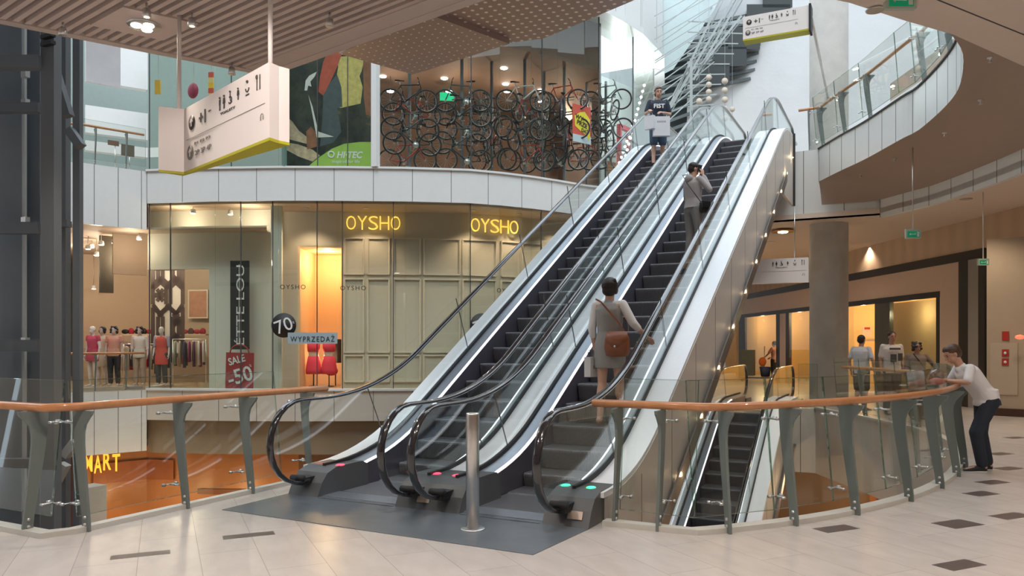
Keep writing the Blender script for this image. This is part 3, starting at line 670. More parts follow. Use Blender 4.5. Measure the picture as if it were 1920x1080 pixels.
# ============================================================ OPPOSITE SHOPS, LOWER FLOOR
def cwall(name, px0, px1, z0, z1, off, mat_, t=.12, kind='structure', parent=None, label=None, cat=None):
    b = MB(); P = fcurve(px0, px1, off)
    for k in range(len(P) - 1): b.wallbox(P[k], P[k + 1], z0, z1, t)
    o = b.build(name, mat_, parent)
    if kind: o['kind'] = kind
    if cat: tag(o, label, cat)
    return o
M_taupe = mat('taupe_painted_panelling', (.60, .53, .44), .5, var=.03)
M_greige = mat('greige_wall', (.68, .66, .58), .6, var=.03)
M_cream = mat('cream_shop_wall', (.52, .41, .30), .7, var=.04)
M_orange = mat('orange_lacquer_wall', (.46, .19, .06), .35, var=.3, scale=1)
M_shopfloor = mat('shop_floor', (.45, .33, .22), .3)
# slabs between levels and shop ceilings
def slabfill(name, px0, px1, z, o0, o1, mat_, t=.05):
    P = fcurve(px0, px1, o0) + list(reversed(fcurve(px0, px1, o1))); tag(MB().prism(P, z, z + t).build(name, mat_), kind='structure')
slabfill('ceiling_shop', -260, 500, 4.98, .15, 12, mat('shop_ceiling', (.52, .42, .33), .7)); slabfill('ceiling_shop_front', 277, 1230, 5.66, .12, 2.6, mat('shop_ceiling_front', (.58, .45, .34), .7))
# lingerie shop front wall: panelled, with the lit niche left open
OW = 1.5
cwall('wall_lingerie', 528, 562, .25, 5.7, OW, M_taupe); cwall('wall_lingerie', 640, 1232, .25, 5.7, OW, M_taupe); cwall('wall_lingerie', 562, 640, 4.58, 5.7, OW, M_taupe)
cwall('wall_jog', 508, 528, .25, 5.7, .5, mat('pale_jog_wall', (.55, .56, .50), .5))
def moulding(px0, px1, z0, z1, off=OW, w=.045):
    P = fcurve(px0, px1, off - .03); b = MB()
    for zz in (z0, z1):
        for k in range(len(P) - 1): b.bar((*P[k], zz), (*P[k + 1], zz), .05, w)
    for p in (P[0], P[-1]): b.bar((*p, z0), (*p, z1), .05, w)
    b.build('trim_wall_moulding', mat('taupe_moulding', (.68, .60, .50), .4), kind='structure')
for a, b in ((646, 682), (690, 730), (738, 788), (795, 862), (868, 930), (940, 972), (980, 1016), (1024, 1060)):
    for z0, z1 in ((.45, 1.25), (1.35, 3.6), (3.75, 4.85)): moulding(a, b, z0, z1)
for i, (px, py) in enumerate([(686, 390), (888, 394), (973, 400), (1055, 409), (574, 388)]):
    v = fpt(px, py, .8); downlight(v.x, v.y, 5.65, ['downlight above the left gold shop name', 'downlight above the right gold shop name', 'second downlight right of the right gold shop name', 'downlight nearest the escalator over the panelled wall', 'downlight above the lit niche'][i], 110, (1, .75, .5), .09, ang=110)
gold = emis('gold_lit_letters', (1, .62, .10), 1.0)
for px, py, l, w_ in ((700, 418, 'glowing gold shop-name letters, the left of the two', 1.55), (928, 424, 'glowing gold shop-name letters, the right of the two', 1.5)):
    v = fpt(px, py, OW - .14); t = thing('shop_sign', l, 'sign', tuple(v)); x = 0
    for ch, dx in zip('OYSHO', (-2, -1, 0, 1, 2)):
        tg = ftan(px); text('letter', ch, .5, v + tg * dx * w_ / 4.6, tg, gold, t, fith=.42, fitw=.29, depth=.02, bold=-.006)
for i, (px, py, l) in enumerate([(549, 538, 'small dark shop-name lettering left of the niche'), (662, 540, 'small dark shop-name lettering right of the niche'), (952, 545, 'small dark shop-name lettering over the partly hidden discount disc')]):
    v = fpt(px, py, .05); tag(text('window_lettering', 'OYSHO', .16, v, ftan(px), M_blackmat, fith=.13, spacing=1.3, depth=.002), l, 'lettering')
for px, l in ((532, 'round black 70 percent discount disc on the glass left of the sale strip'), (903, 'round black 70 percent discount disc half hidden by the escalator deck')):
    v = fpt(px, 610, .02); t = thing('discount_disc', l, 'sign', tuple(v)); tg = ftan(px); n = tg.cross(Vector((0, 0, 1)))
    b = MB(); b.tube([v, v - n * .015], .355, 40); b.build('disc', M_blackmat, t)
    text('number', '70', .4, v + n * .012, Vector(tg) + Vector((0, 0, .38)), mat('white_vinyl', (.8, .8, .78), .5), t, up=Vector((0, 0, 1)) - tg * .38, fitw=.50, depth=.002)
    text('percent_mark', '%', .09, v + n * .012 + tg * .28 + Vector((0, 0, .08)), tg, MC['white_vinyl'], t, depth=.002)
v = fpt(586, 634, -.02); tg = ftan(586); t = thing('sale_strip', 'pale blue-grey sale strip with spaced dark letters across the niche window', 'sign', tuple(v))
panel_on(MB(), v, tg, 1.42, .32, .015).build('strip', mat('blue_grey_vinyl', (.36, .46, .50), .6), t); text('lettering', 'WYPRZEDAŻ', .2, v + tg.cross(Vector((0, 0, 1))) * .008, tg, M_blackmat, t, fitw=1.26, fith=.20, spacing=1.25, depth=.002)
# niche
nb = MB(); P0, P1 = fp(562, OW), fp(640, OW); t3 = ftan(600); n3 = Vector((-t3.y, t3.x, 0)); a0 = Vector((*P0, 0)); a1 = Vector((*P1, 0)); D3 = 1.9
M_niche = mat('apricot_niche_wall', (.85, .60, .36), .6, var=.03)
for (p, q) in ((a0, a0 + n3 * D3), (a0 + n3 * D3, a1 + n3 * D3), (a1 + n3 * D3, a1)): nb.wallbox((p.x, p.y), (q.x, q.y), .25, 4.6, .06, off=.0)
tag(nb.build('wall_niche', M_niche), kind='structure')
tag(MB().prism([tuple(v.xy) for v in (a0, a1, a1 + n3 * D3, a0 + n3 * D3)], 4.55, 4.62).build('ceiling_niche', M_niche), kind='structure')
nc = (a0 + a1) / 2 + n3 * .9; bulb(nc.x, nc.y, 4.2, 55, (1, .68, .36), .3); bulb(nc.x, nc.y - .3, 1.2, 9, (1, .7, .4), .2)
# clothing shop on the left
cwall('wall_clothes_front', 392, 508, .25, 5.7, 1.1, M_greige)
cwall('wall_clothes_front', 277, 392, 3.88, 5.0, 1.1, M_greige); 
cwall('wall_clothes_front', 277, 392, 5.0, 5.7, 1.1, M_greige)
cwall('wall_bulkhead', 212, 277, 3.75, 5.0, 1.6, M_cream)
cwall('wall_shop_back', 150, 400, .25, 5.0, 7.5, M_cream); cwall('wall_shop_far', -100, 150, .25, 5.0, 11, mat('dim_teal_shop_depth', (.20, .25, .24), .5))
slabfill('floor_shop', -200, 1232, .252, .1, 12, M_shopfloor, .01)
for px, o in ((185, 3), (250, 4), (330, 4), (360, 3.2), (120, 5), (240, 2)): v = fp(px, o); bulb(v[0], v[1], 4.3, 55, (1, .82, .62))
v = fp(245, .7); bulb(v[0], v[1], 4.5, 22, (1, .82, .62), .1)
v = fp(470, .5); bulb(v[0], v[1], 5.3, 16, (1, .85, .65), .1); v = fp(340, .5); bulb(v[0], v[1], 5.3, 16, (1, .82, .6), .1)
for i, (px, py, o) in enumerate([(165, 465, 2.5), (172, 462, 3.5), (181, 477, 3), (190, 457, 2), (214, 454, 1.8), (261, 447, 1.0), (176, 540, 7), (183, 452, 5), (362, 398, .5), (432, 400, .6)]):
    v = fpt(px, py, o); top_z = 4.97 if px < 300 else 5.65
    t = thing('track_spotlight', ['leftmost spotlight of the clothing shop ceiling', 'spotlight second from the lift shaft in the clothing shop', 'low spotlight near the dark hanging panel', 'spotlight in the middle of the clothing shop row', 'spotlight left of the curved bulkhead', 'spotlight in front of the curved bulkhead', 'tiny spotlight deep inside the clothing shop', 'spotlight high over the left mannequins', 'white twin spotlight behind the left glass pane', 'white spotlight left of the tall vertical sign'][i], 'light', tuple(v), group=None)
    MB().tube([v, (v.x, v.y, top_z)], .01, 6).build('stem', M_chrome, t); MB().lathe([(.03, .1), (.07, .08), (.085, -.03), (.001, -.03)], tuple(v), 12).build('housing', M_white, t); MB().ball(v - Vector((0, 0, .035)), .07, .07, .02).build('bulb', emis('lamp_warm', (1, .8, .55), 10), t)
tag(cwall('suspended_screen', 187, 213, 3.2, 4.98, 2.2, mat('dark_hanging_panel', (.07, .065, .05), .6), kind=None), 'dark panel hanging above the mannequins on the left', 'panel')
# patterned hexagon banner
def fbasis(px, off): v = fp(px, off); return Vector((*v, 0)), ftan(px)
bw = fcurve(286, 344, 4.0); A = Vector(bw[0]); B = Vector(bw[-1]); W = (B - A).length; tb = (B - A).normalized(); T3 = Vector((tb.x, tb.y, 0))
z0, z1 = zat(668, fd(315) + 4), zat(502, fd(315) + 4)
ban = thing('patterned_banner', 'tall white banner with dark brown hexagon chain pattern in the clothing shop', 'banner', (A.x, A.y, z0))
MB().wallbox(tuple(A), tuple(B), z0, z1, .05).build('banner_cloth', mat('off_white_banner', (.62, .58, .55), .7), ban)
hx = MB(); nH = Vector((tb.y, -tb.x, 0)) * .012
def hexring(cx, cz, r, wd):
    pts = [(cx + r * math.sin(k * pi / 3) * .8, cz + r * math.cos(k * pi / 3) * 1.15) for k in range(6)]; c = 0
    for k in range(6):
        a, b = pts[k], pts[(k + 1) % 6]
        a = (min(max(a[0], .02), W - .02), min(max(a[1], z0 + .03), z1 - .03)); b = (min(max(b[0], .02), W - .02), min(max(b[1], z0 + .03), z1 - .03))
        if math.dist(a, b) > .03: hx.bar(Vector((*A, 0)) + T3 * a[0] + Vector((0, 0, a[1])) + nH, Vector((*A, 0)) + T3 * b[0] + Vector((0, 0, b[1])) + nH, .012, wd, up=T3 if abs(b[1] - a[1]) > abs(b[0] - a[0]) else (0, 0, 1))
for cx, cz in ((W * .25, z0 + 2.1), (W * .78, z0 + 2.1), (W * .52, z0 + 1.05), (0, z0 + 1.05), (W, z0 + 1.05), (W * .25, z0 + .15), (W * .78, z0 + .15), (W * .52, z1 - .1), (0, z1 - .1), (W, z1 - .1)):
    hexring(cx, cz, .55, .14)
hexring(W * .25, z0 + 2.1, .15, .2); hexring(W * .78, z0 + 1.2, .12, .2)
MB().tube([(A.x + .3, A.y + .15, z1), (A.x + .3, A.y + .15, 4.98)], .012, 5).build('cord', M_steel, ban)
hx.build('hexagon_pattern', mat('dark_brown_print', (.06, .035, .03), .7), ban)
# framed picture
v = fpt(371, 570, 7.2); tg = ftan(371); fr = thing('framed_picture', 'framed reddish drawing on the cream back wall of the clothing shop', 'picture', tuple(v))
panel_on(MB(), v, tg, .82, 1.1, .04).build('frame', mat('white_frame', (.75, .70, .6), .5), fr); panel_on(MB(), v + tg.cross(Vector((0, 0, 1))) * .01, tg, .72, 1.0, .012).build('drawing', mat('terracotta_print', (.50, .26, .17), .7, var=.3, scale=5), fr)
# tall vertical sign
v = fpt(449, 572, .55); tg = ftan(449); vs_ = thing('vertical_sign', 'tall black vertical sign with white letters reading upwards', 'sign', tuple(v))
panel_on(MB(), v, tg, .56, 2.62, .06).build('board', M_blackmat, vs_)
nn = tg.cross(Vector((0, 0, 1)))
text('lettering', 'ÉTTE LOU', .4, v + nn * .02 + Vector((0, 0, .0)), (0, 0, 1), MC['white_vinyl'], vs_, up=-tg, fitw=2.35, fith=.30, depth=.003)
ln = MB(); ln.bar(v + nn * .025 + Vector((0, 0, -1.2)), v + nn * .025 + Vector((0, 0, 1.2)), .015, .003, up=nn); ln.build('line', MC['white_vinyl'], vs_)
# red sale bag poster
v = fpt(449, 694, .25); tg = ftan(449); nn = tg.cross(Vector((0, 0, 1))); rb = thing('sale_poster', 'red shopping-bag shaped poster with SALE -50 standing under the vertical sign', 'poster', tuple(v))
b = MB(); b.hexa([v - tg * .43 + Vector((0, 0, -.6)), v + tg * .40 + Vector((0, 0, -.6)), v + tg * .40 - nn * .03 + Vector((0, 0, -.6)), v - tg * .43 - nn * .03 + Vector((0, 0, -.6))], [v - tg * .40 + Vector((0, 0, .52)), v + tg * .43 + Vector((0, 0, .50)), v + tg * .43 - nn * .03 + Vector((0, 0, .50)), v - tg * .40 - nn * .03 + Vector((0, 0, .52))]).build('board', mat('sale_red', (.38, .035, .035), .5), rb)
MB().tube([v + Vector((0, 0, .5)) + tg * (.28 * math.cos(a)) + Vector((0, 0, .24 * math.sin(a))) for a in [k * pi / 10 for k in range(11)]], .02, 6).build('bag_handle', MC['sale_red'], rb)
text('word', 'SALE', .3, v + nn * .012 + Vector((0, 0, .30)) - tg * .08, tg + Vector((0, 0, .28)), MC['white_vinyl'], rb, up=Vector((0, 0, 1)) - tg * .28, fitw=.50, fith=.22, depth=.003, bold=.006)
text('number', '-50', .5, v + nn * .012 + Vector((0, 0, -.16)) + tg * .02, tg + Vector((0, 0, .28)), MC['white_vinyl'], rb, up=Vector((0, 0, 1)) - tg * .28, fitw=.74, fith=.44, depth=.003, bold=.006)
text('percent_mark', '%', .1, v + nn * .012 + Vector((0, 0, .13)) + tg * .33, tg, MC['white_vinyl'], rb, fith=.08, depth=.003)
# upper storey interior
M_brown = mat('dark_brown_interior', (.13, .075, .05), .7, var=.2, scale=1.5)
slabfill('ceiling_bike_shop', 706, 1127, 10.55, .2, 9, M_brown, .1)
cwall('wall_bike_shop_back', 700, 1060, 6.66, 10.6, 7.5, mat('warm_brown_backwall', (.20, .11, .07), .7, var=.6, scale=.9)); cwall('wall_bike_shop_side', 1060, 1127, 6.66, 10.6, 6.5, mat('warm_brown_backwall', (.36, .19, .11), .7))
slabfill('floor_bike_shop', 700, 1232, 6.66, .2, 9, M_shopfloor, .02)
cwall('wall_upper_storey', 277, 1127, 10.65, 12.3, .6, M_brown); cwall('wall_upper_bright', 1127, 1233, 6.66, 12.4, 6, mat('pale_interior_wall', (.42, .46, .45), .6))
cwall('wall_upper_left', 277, 533, 6.66, 12.3, 5.5, mat('green_grey_interior', (.26, .33, .31), .6)); cwall('wall_upper_far_left', -260, 277, 6.66, 14, 9, mat('green_grey_interior', (.26, .33, .31), .6))
cwall('wall_concourse_band', 160, 330, 9.3, 10.3, 6.5, M_white, .3); cwall('wall_concourse_band', 160, 330, 11.2, 12.8, 6.5, M_white, .3); cwall('wall_concourse_band', 160, 330, 8.4, 8.75, 5.5, M_white, .3)
for i, (px, py) in enumerate([(718, 143), (833, 143), (732, 171), (842, 171), (948, 143), (951, 171), (945, 108), (1014, 148), (1015, 190)]):
    v = fpt(px, py, 3.5 if py > 120 else 2); zc = 10.54
    t = MB().lathe([(.11, -.02), (.12, 0), (.001, 0)], (v.x, v.y, min(v.z, zc)), 14).build('downlight', emis('lamp_cool', (1, .95, .9), 12)); tag(t, 'small bright round lamp over the hanging bicycles, ' + ['upper left, above the first wheel', 'upper, second from the white mullion', 'lower, inside the first bicycle wheel', 'lower, over the green exit sign', 'upper, below the tilted panel corner', 'lower, in the middle of the shop', 'highest of all', 'beside the large pale panel', 'rightmost of the lower row'][i], 'light')
    MB().tube([(v.x, v.y, min(v.z, zc)), (v.x, v.y, zc)], .008, 5).build('cord', M_blackmat, t, local=True)
for px, o in ((740, 3), (860, 3), (960, 3.2), (1060, 3)): v = fp(px, o); bulb(v[0], v[1], 9.6, 60, (1, .8, .62)); 
for px, o in ((1160, 3), (1200, 2.5)): v = fp(px, o); bulb(v[0], v[1], 11, 120, (.9, .97, 1))
v = fpt(838, 181, 5); tg = ftan(838); t = thing('exit_sign', 'green exit sign glowing behind the hanging bicycles', 'sign', tuple(v)); panel_on(MB(), v, tg, .5, .28, .05).build('panel', emis('exit_green', (.0, .42, .2), .8), t); MB().tube([v + Vector((0, .03, 0)), (v.x, v.y + .03, 10.54)], .012, 5).build('stem', M_blackmat, t)
# white mullion
v = fp(704, -.02); tag(MB().box(v[0] - .09, v[0] + .09, v[1] - .09, v[1] + .09, 6.7, 12.3).build('trim_mullion', M_white), kind='structure')
v = fp(533, -.0); tag(MB().box(v[0] - .05, v[0] + .05, v[1] - .05, v[1] + .05, 6.7, 12.3).build('trim_mullion_green', mat('green_mullion', (.12, .20, .17), .4)), kind='structure')
# large hiking poster
pa, pb = fp(536, .4), fp(700, .4); A = Vector((*pa, 0)); B = Vector((*pb, 0)); tg = (B - A).normalized(); nn = tg.cross(Vector((0, 0, 1))); W = (B - A).length; zb, zt = 6.75, 11.2
po = thing('hiking_poster', 'huge outdoor-shoe poster of a hiker in red jacket with green logo field', 'poster', (A.x, A.y, zb))
def mixer_mat():
    m = bpy.data.materials.new('forest_photo_print'); m.use_nodes = True; nt = m.node_tree; b = nt.nodes['Principled BSDF']; L = nt.links.new; tc = nt.nodes.new('ShaderNodeTexCoord')
    n = nt.nodes.new('ShaderNodeTexNoise'); n.inputs['Scale'].default_value = 1.6; n.inputs['Detail'].default_value = 8; n.inputs['Roughness'].default_value = .7; L(tc.outputs['Object'], n.inputs[0])
    cr = nt.nodes.new('ShaderNodeValToRGB'); e = cr.color_ramp.elements; e[0].position = .35; e[0].color = (.012, .018, .018, 1); e[1].position = .62; e[1].color = (.06, .065, .045, 1); x = e.new(.70); x.color = (.22, .15, .07, 1); x = e.new(.78); x.color = (.45, .38, .22, 1)
    L(n.outputs['Fac'], cr.inputs[0]); L(cr.outputs[0], b.inputs['Base Color']); b.inputs['Roughness'].default_value = .4; return m
MB().wallbox(pa, pb, zb, zt, .04).build('print', mixer_mat(), po)
def decal(name, pts, mat_, lift=.004, parent=po):
    q = [A + tg * (u * W) + Vector((0, 0, zb + w_ * (zt - zb))) + nn * lift for u, w_ in pts]; q2 = [p - nn * .003 for p in q]; n = len(q)
    tri = tessellate_polygon([[Vector((u, w_, 0)) for u, w_ in pts]])
    return MB().add(q + q2, list(tri) + [tuple(i + n for i in t) for t in tri]).build(name, mat_, parent)
# coordinates (u right, w up); w=.0 at y=313, w=.705 at y=100
def uw(px, py): return ((px - 536) / 164, (313 - py) / 213 * .70)
red_ = mat('print_red', (.50, .09, .045), .5, var=.3); yel = mat('print_sunlit_leaves', (.62, .50, .16), .6, var=.5, scale=8); lime = mat('print_lime', (.36, .56, .10), .5, var=.1); slate = mat('print_slate', (.07, .09, .10), .5, var=.3); tan = mat('print_tan_leaves', (.50, .38, .25), .6, var=.6, scale=7); bark = mat('print_bark', (.28, .11, .055), .6, var=.4, scale=5); offw = mat('print_offwhite', (.7, .69, .66), .5, var=.2, scale=9)
decal('lime_field', [uw(575, 313), uw(586, 302), uw(600, 290), uw(622, 274), uw(645, 264), uw(675, 260), uw(700, 260), uw(700, 313)], lime, .006)
decal('sunlit_foliage', [uw(626, 190), uw(626, 160), uw(634, 110), uw(632, 90), uw(655, 88), uw(650, 60), uw(690, 60), uw(678, 118), uw(674, 128), uw(680, 150), uw(676, 183), uw(640, 192)], yel, .005)
decal('red_jacket', [uw(597, 160), uw(600, 130), uw(606, 100), uw(620, 70), uw(650, 60), uw(632, 110), uw(624, 130), uw(610, 160), uw(606, 168)], red_, .008)
decal('trouser_leg', [uw(606, 168), uw(612, 150), uw(632, 125), uw(640, 150), uw(642, 190), uw(632, 192), uw(640, 240), uw(625, 262), uw(600, 270), uw(604, 220)], slate, .006)
decal('leaf_litter', [uw(537, 210), uw(548, 220), uw(560, 238), uw(582, 256), uw(580, 266), uw(540, 255)], tan, .005); decal('pale_path', [uw(537, 262), uw(560, 266), uw(586, 276), uw(600, 288), uw(586, 300), uw(560, 290), uw(537, 277)], tan, .005)
decal('tree_trunk', [uw(680, 60), uw(700, 60), uw(700, 210), uw(686, 205), uw(682, 170)], bark, .005); decal('boot', [uw(574, 240), uw(583, 230), uw(594, 245), uw(594, 270), uw(576, 276)], bark, .007)
decal('white_sleeve', [uw(571, 158), uw(573, 138), uw(580, 128), uw(594, 120), uw(590, 130), uw(582, 140), uw(584, 150), uw(578, 148), uw(576, 158)], offw, .009); decal('hiking_pole', [uw(578, 166), uw(586, 190), uw(597, 240), uw(626, 250), uw(594, 252), uw(590, 230), uw(583, 190)], offw, .008)
cx = A + tg * (uw(621, 0)[0] * W) + Vector((0, 0, zb + uw(0, 286)[1] * (zt - zb))) + nn * .012
MB().tube([cx + (tg * math.cos(a) + Vector((0, 0, 1)) * math.sin(a)) * .085 for a in [k * pi / 8 for k in range(16)]], .022, 6, closed=True).build('logo_ring', MC['white_vinyl'], po)
q = A + tg * (uw(656, 0)[0] * W) + Vector((0, 0, zb + uw(0, 286)[1] * (zt - zb))) + nn * .012; text('logo_lettering', 'HI·TEC', .3, q, tg, MC['white_vinyl'], po, fitw=.76, fith=.20, shear=.25, bold=.008, depth=.002)
q = A + tg * (uw(649, 0)[0] * W) + Vector((0, 0, zb + uw(0, 300)[1] * (zt - zb))) + nn * .012; text('slogan', 'inspired for life', .12, q, tg, MC['white_vinyl'], po, fitw=.8, fith=.12, depth=.002)
# coloured sale poster in the bicycle window
v = fpt(1091, 233, .0); tg = ftan(1091); nn = tg.cross(Vector((0, 0, 1))); rp = thing('window_poster', 'red hanging poster with yellow Poland-shaped patch in the bicycle window', 'poster', tuple(v))
hP = .5 * 70 / F_PX * fd(1091); panel_on(MB(), v, tg, .78, 2 * hP, .02).build('board', mat('poster_red', (.55, .09, .05), .5), rp)
panel_on(MB(), v - Vector((0, 0, hP * .80)) + nn * .004, tg, .78, hP * .4, .02).build('pale_footer', mat('poster_pale_blue', (.45, .58, .60), .5), rp)
def dec2(pts, m, nm): q = [v + tg * a + Vector((0, 0, b_)) + nn * .008 for a, b_ in pts]; k = len(q); tri = tessellate_polygon([[Vector((a, b_, 0)) for a, b_ in pts]]); MB().add(q + [p - nn * .003 for p in q], list(tri) + [tuple(i + k for i in t) for t in tri]).build(nm, m, rp)
dec2([(-.32, .22), (-.1, .36), (.12, .42), (.35, .2), (.33, -.1), (.36, -.38), (.28, -.5), (.22, -.32), (-.02, -.25), (-.3, -.1)], mat('poster_yellow', (.70, .62, .04), .5), 'yellow_patch')
for k, s_ in enumerate(('WY', 'PRZE', 'DAŻ')): text('word', s_, .2, v + nn * .014 + tg * (-.12 + .12 * k) + Vector((0, 0, .19 - .19 * k)), tg + Vector((0, 0, -.2)), M_blackmat, rp, up=Vector((0, 0, 1)) + tg * .2, fith=.15, depth=.002, bold=.006)
# lower level beneath the opposite floor
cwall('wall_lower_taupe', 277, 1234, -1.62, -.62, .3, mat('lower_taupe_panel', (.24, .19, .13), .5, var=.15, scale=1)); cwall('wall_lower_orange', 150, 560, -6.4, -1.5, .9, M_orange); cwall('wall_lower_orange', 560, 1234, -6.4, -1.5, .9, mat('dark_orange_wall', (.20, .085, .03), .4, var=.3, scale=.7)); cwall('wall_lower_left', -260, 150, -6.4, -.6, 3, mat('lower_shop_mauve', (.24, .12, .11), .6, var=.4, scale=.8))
for px, o in ((100, -1), (250, -.8), (380, -.8), (520, -1)): v = fp(px, o); bulb(v[0], v[1], -3.0, 40, (1, .62, .3), .4)
v = fpt(190, 868, .3); tg = ftan(190); t = thing('shop_sign', 'jagged yellow neon-like lettering on the lower level by the lift shaft', 'sign', tuple(v))
for k, ch in enumerate('MART'): text('letter', ch, .5, v + tg * (-.33 + .24 * k) + Vector((0, 0, .03 * (-1) ** k)), tg, emis('amber_neon', (1, .50, .05), .9), t, fith=.50, fitw=.20, depth=.02, bold=.006)
tag(MB().wallbox((-5.9, 25.5), (10, 25.5), -6.4, -1.6, .2).build('wall_lower_right', mat('brown_lower_shop_wall', (.30, .19, .11), .4, var=.25, scale=.8)), kind='structure')
for x_ in (-.9, 1.4): tag(MB().box(x_, x_ + .18, 25.35, 25.5, -6.4, -2.2).build('trim_lower_frame', mat('amber_frame', (.45, .16, .04), .4)), kind='structure')
for x_, y_ in ((-1, 23), (1.5, 22), (3.5, 19), (-4.5, 17), (2.2, 15.5)): bulb(x_, y_, -2.4, 60, (1, .68, .4), .3)
# lower floor furniture glimpsed through the left railing
M_dkbr = mat('dark_brown_counter', (.07, .03, .015), .4, var=.3)
for px, l, w_ in ((170, 'pale square pillar on the lower level beside the lift shaft', .55),): v = fp(px, -.9); tag(MB().box(v[0] - w_ / 2, v[0] + w_ / 2, v[1] - w_ / 2, v[1] + w_ / 2, -6.4, -2.2).build('display_pillar', mat('pale_grey_pillar', (.45, .47, .45), .5)), l, 'pillar')
for px, z0_, z1_, c, l in ((235, -2.5, -1.9, (.35, .10, .02), 'orange glowing band on the lower shop wall, left'), (430, -2.9, -2.75, (.16, .06, .02), 'dark horizontal rail on the lower orange wall')):
    P = fcurve(px - 60, px + 90, .8); b = MB(); [b.wallbox(P[k], P[k + 1], z0_, z1_, .04) for k in range(len(P) - 1)]; b.build('trim_lower_band', mat('lower_band_%d' % px, c, .4), kind='structure')
# ============================================================ PERFORATED METAL SOFFIT of the bridge above
M_perf = dots_mat('perforated_copper_metal', (.36, .25, .21), (.85, .76, .70), 5.5)
pp = [onz(*p, 7.5) for p in [(636, 101), (775, 140), (955, 82), (800, 26)]]; tag(MB().prism([tuple(v.xy) for v in pp], 7.5, 7.75).build('ceiling_perforated', M_perf), kind='structure')
pp = [onz(*p, 7.6) for p in [(806, 24), (958, 80), (1020, 72), (1190, 0), (1190, -160), (780, -60)]]; tag(MB().prism([tuple(v.xy) for v in pp], 7.6, 7.85).build('ceiling_perforated', M_perf), kind='structure')
pp = [onz(*p, 7.7) for p in [(636, 101), (700, 119), (955, 35), (1190, -160), (500, -160), (560, 60)]]; tag(MB().prism([tuple(v.xy) for v in pp], 7.75, 8.2).build('ceiling_bridge', M_brown), kind='structure')
# ============================================================ ROOF TRUSSES beyond
RD = mat('dark_roof_steel', (.035, .042, .042), .5); RL = mat('light_grey_truss_tube', (.40, .45, .45), .4)
GLZ = mat('sunlit_frosted_roof_glass', (.55, .66, .66), .3)
rt = thing('roof_truss', 'dark and pale steel roof trusses under the glazed roof beyond the escalators', 'roof', (*plan(1330, 30), 12))
def seg(b, p0, d0, p1, d1, w_): b.bar(at(*p0, d0), at(*p1, d1), w_, w_)
b = MB()
stair = [(1225, 300), (1320, 300), (1320, 165), (1368, 150), (1368, 118), (1398, 112), (1398, 78), (1420, 50), (1480, 20), (1484, -60), (1225, -60)]
# stepped dark ventilation units along the wall head
for k, (x0, x1, y0, y1) in enumerate([(1300, 1368, 122, 160), (1340, 1400, 88, 124), (1365, 1425, 50, 92), (1400, 1482, 8, 52), (1430, 1520, -40, 14)]):
    q = [at(x0, y1, 31.5), at(x1, y1, 31.5), at(x1, y1, 32.6), at(x0, y1, 32.6)]; z_ = at(x0, y0, 31.5).z
    MB().hexa(q, [Vector((p.x, p.y, z_)) for p in q]).build('vent_unit', RD, rt)
db = MB()
pl = [at(1215, 330, 33), at(1322, 330, 33), at(1322, -70, 33), at(1215, -70, 33)]
for k in range(16):   # dark rafters, receding
    y_ = 20 + k * 17; x1 = 1490 - k * 10.5 if y_ < 160 else 1330; db.bar(at(1240 + max(0, 80 - k * 12), y_ + 26, 31.5), at(max(x1, 1290), y_ - 8, 32), .16, .12)
db.build('rafters', mat('mid_grey_rafter', (.10, .12, .12), .5), rt)
lt = MB()
for k in range(11): seg(lt, (1228, 30 + k * 22), 27, (1395 - k * 7, -60 + k * 22), 30, .03)
for k in range(7): seg(lt, (1228, 60 + k * 27), 28, (1335, -20 + k * 33), 31, .03)
for x0, y0, x1, y1 in ((1235, 240, 1385, -20), (1255, 200, 1350, 0), (1300, 150, 1420, -60), (1262, 180, 1290, 128), (1310, 130, 1390, 30)): seg(lt, (x0, y0), 27.5, (x1, y1), 27.5, .075); seg(lt, (x0 + 6, y0), 27.7, (x1 + 6, y1), 27.7, .04)
for k in range(9): seg(lt, (1290, 40 + k * 20), 30, (1400 - k * 8, 44 + k * 19), 30, .035)
lt.build('truss_tubes', RL, rt); seg(lt2 := MB(), (1296, 110), 27, (1296, 235), 27, .08); lt2.build('hanger_rod', RL, rt)
bk = MB(); bp_ = [(1228, 290), (1290, 290), (1296, 168), (1342, 158), (1342, 124), (1370, 120), (1370, 88), (1402, 84), (1402, 50), (1432, 45), (1484, 8), (1484, -70), (1300, -70), (1262, 60), (1228, 150)]
q1 = [at(x, y, 32.7) for x, y in bp_]; q2 = [at(x, y, 32.9) for x, y in bp_]; tr_ = tessellate_polygon([[Vector((x, y, 0)) for x, y in bp_]]); nb_ = len(bp_)
bk.add(q1 + q2, list(tr_) + [tuple(i + nb_ for i in t) for t in tr_] + [(i, (i + 1) % nb_, (i + 1) % nb_ + nb_, i + nb_) for i in range(nb_)])
bk.build('roof_backing', mat('deep_roof_shadow_steel', (.03, .04, .042), .7), rt)
gp = MB(); gp.hexa([at(1222, 150, 31), at(1262, 130, 31), at(1262, 130, 31.1), at(1222, 150, 31.1)], [at(1222, -60, 31), at(1400, -70, 31), at(1400, -70, 31.1), at(1222, -60, 31.1)])
gp.build('roof_glazing', mat('sunlit_frosted_roof_glass', (.55, .66, .66), .3), rt)
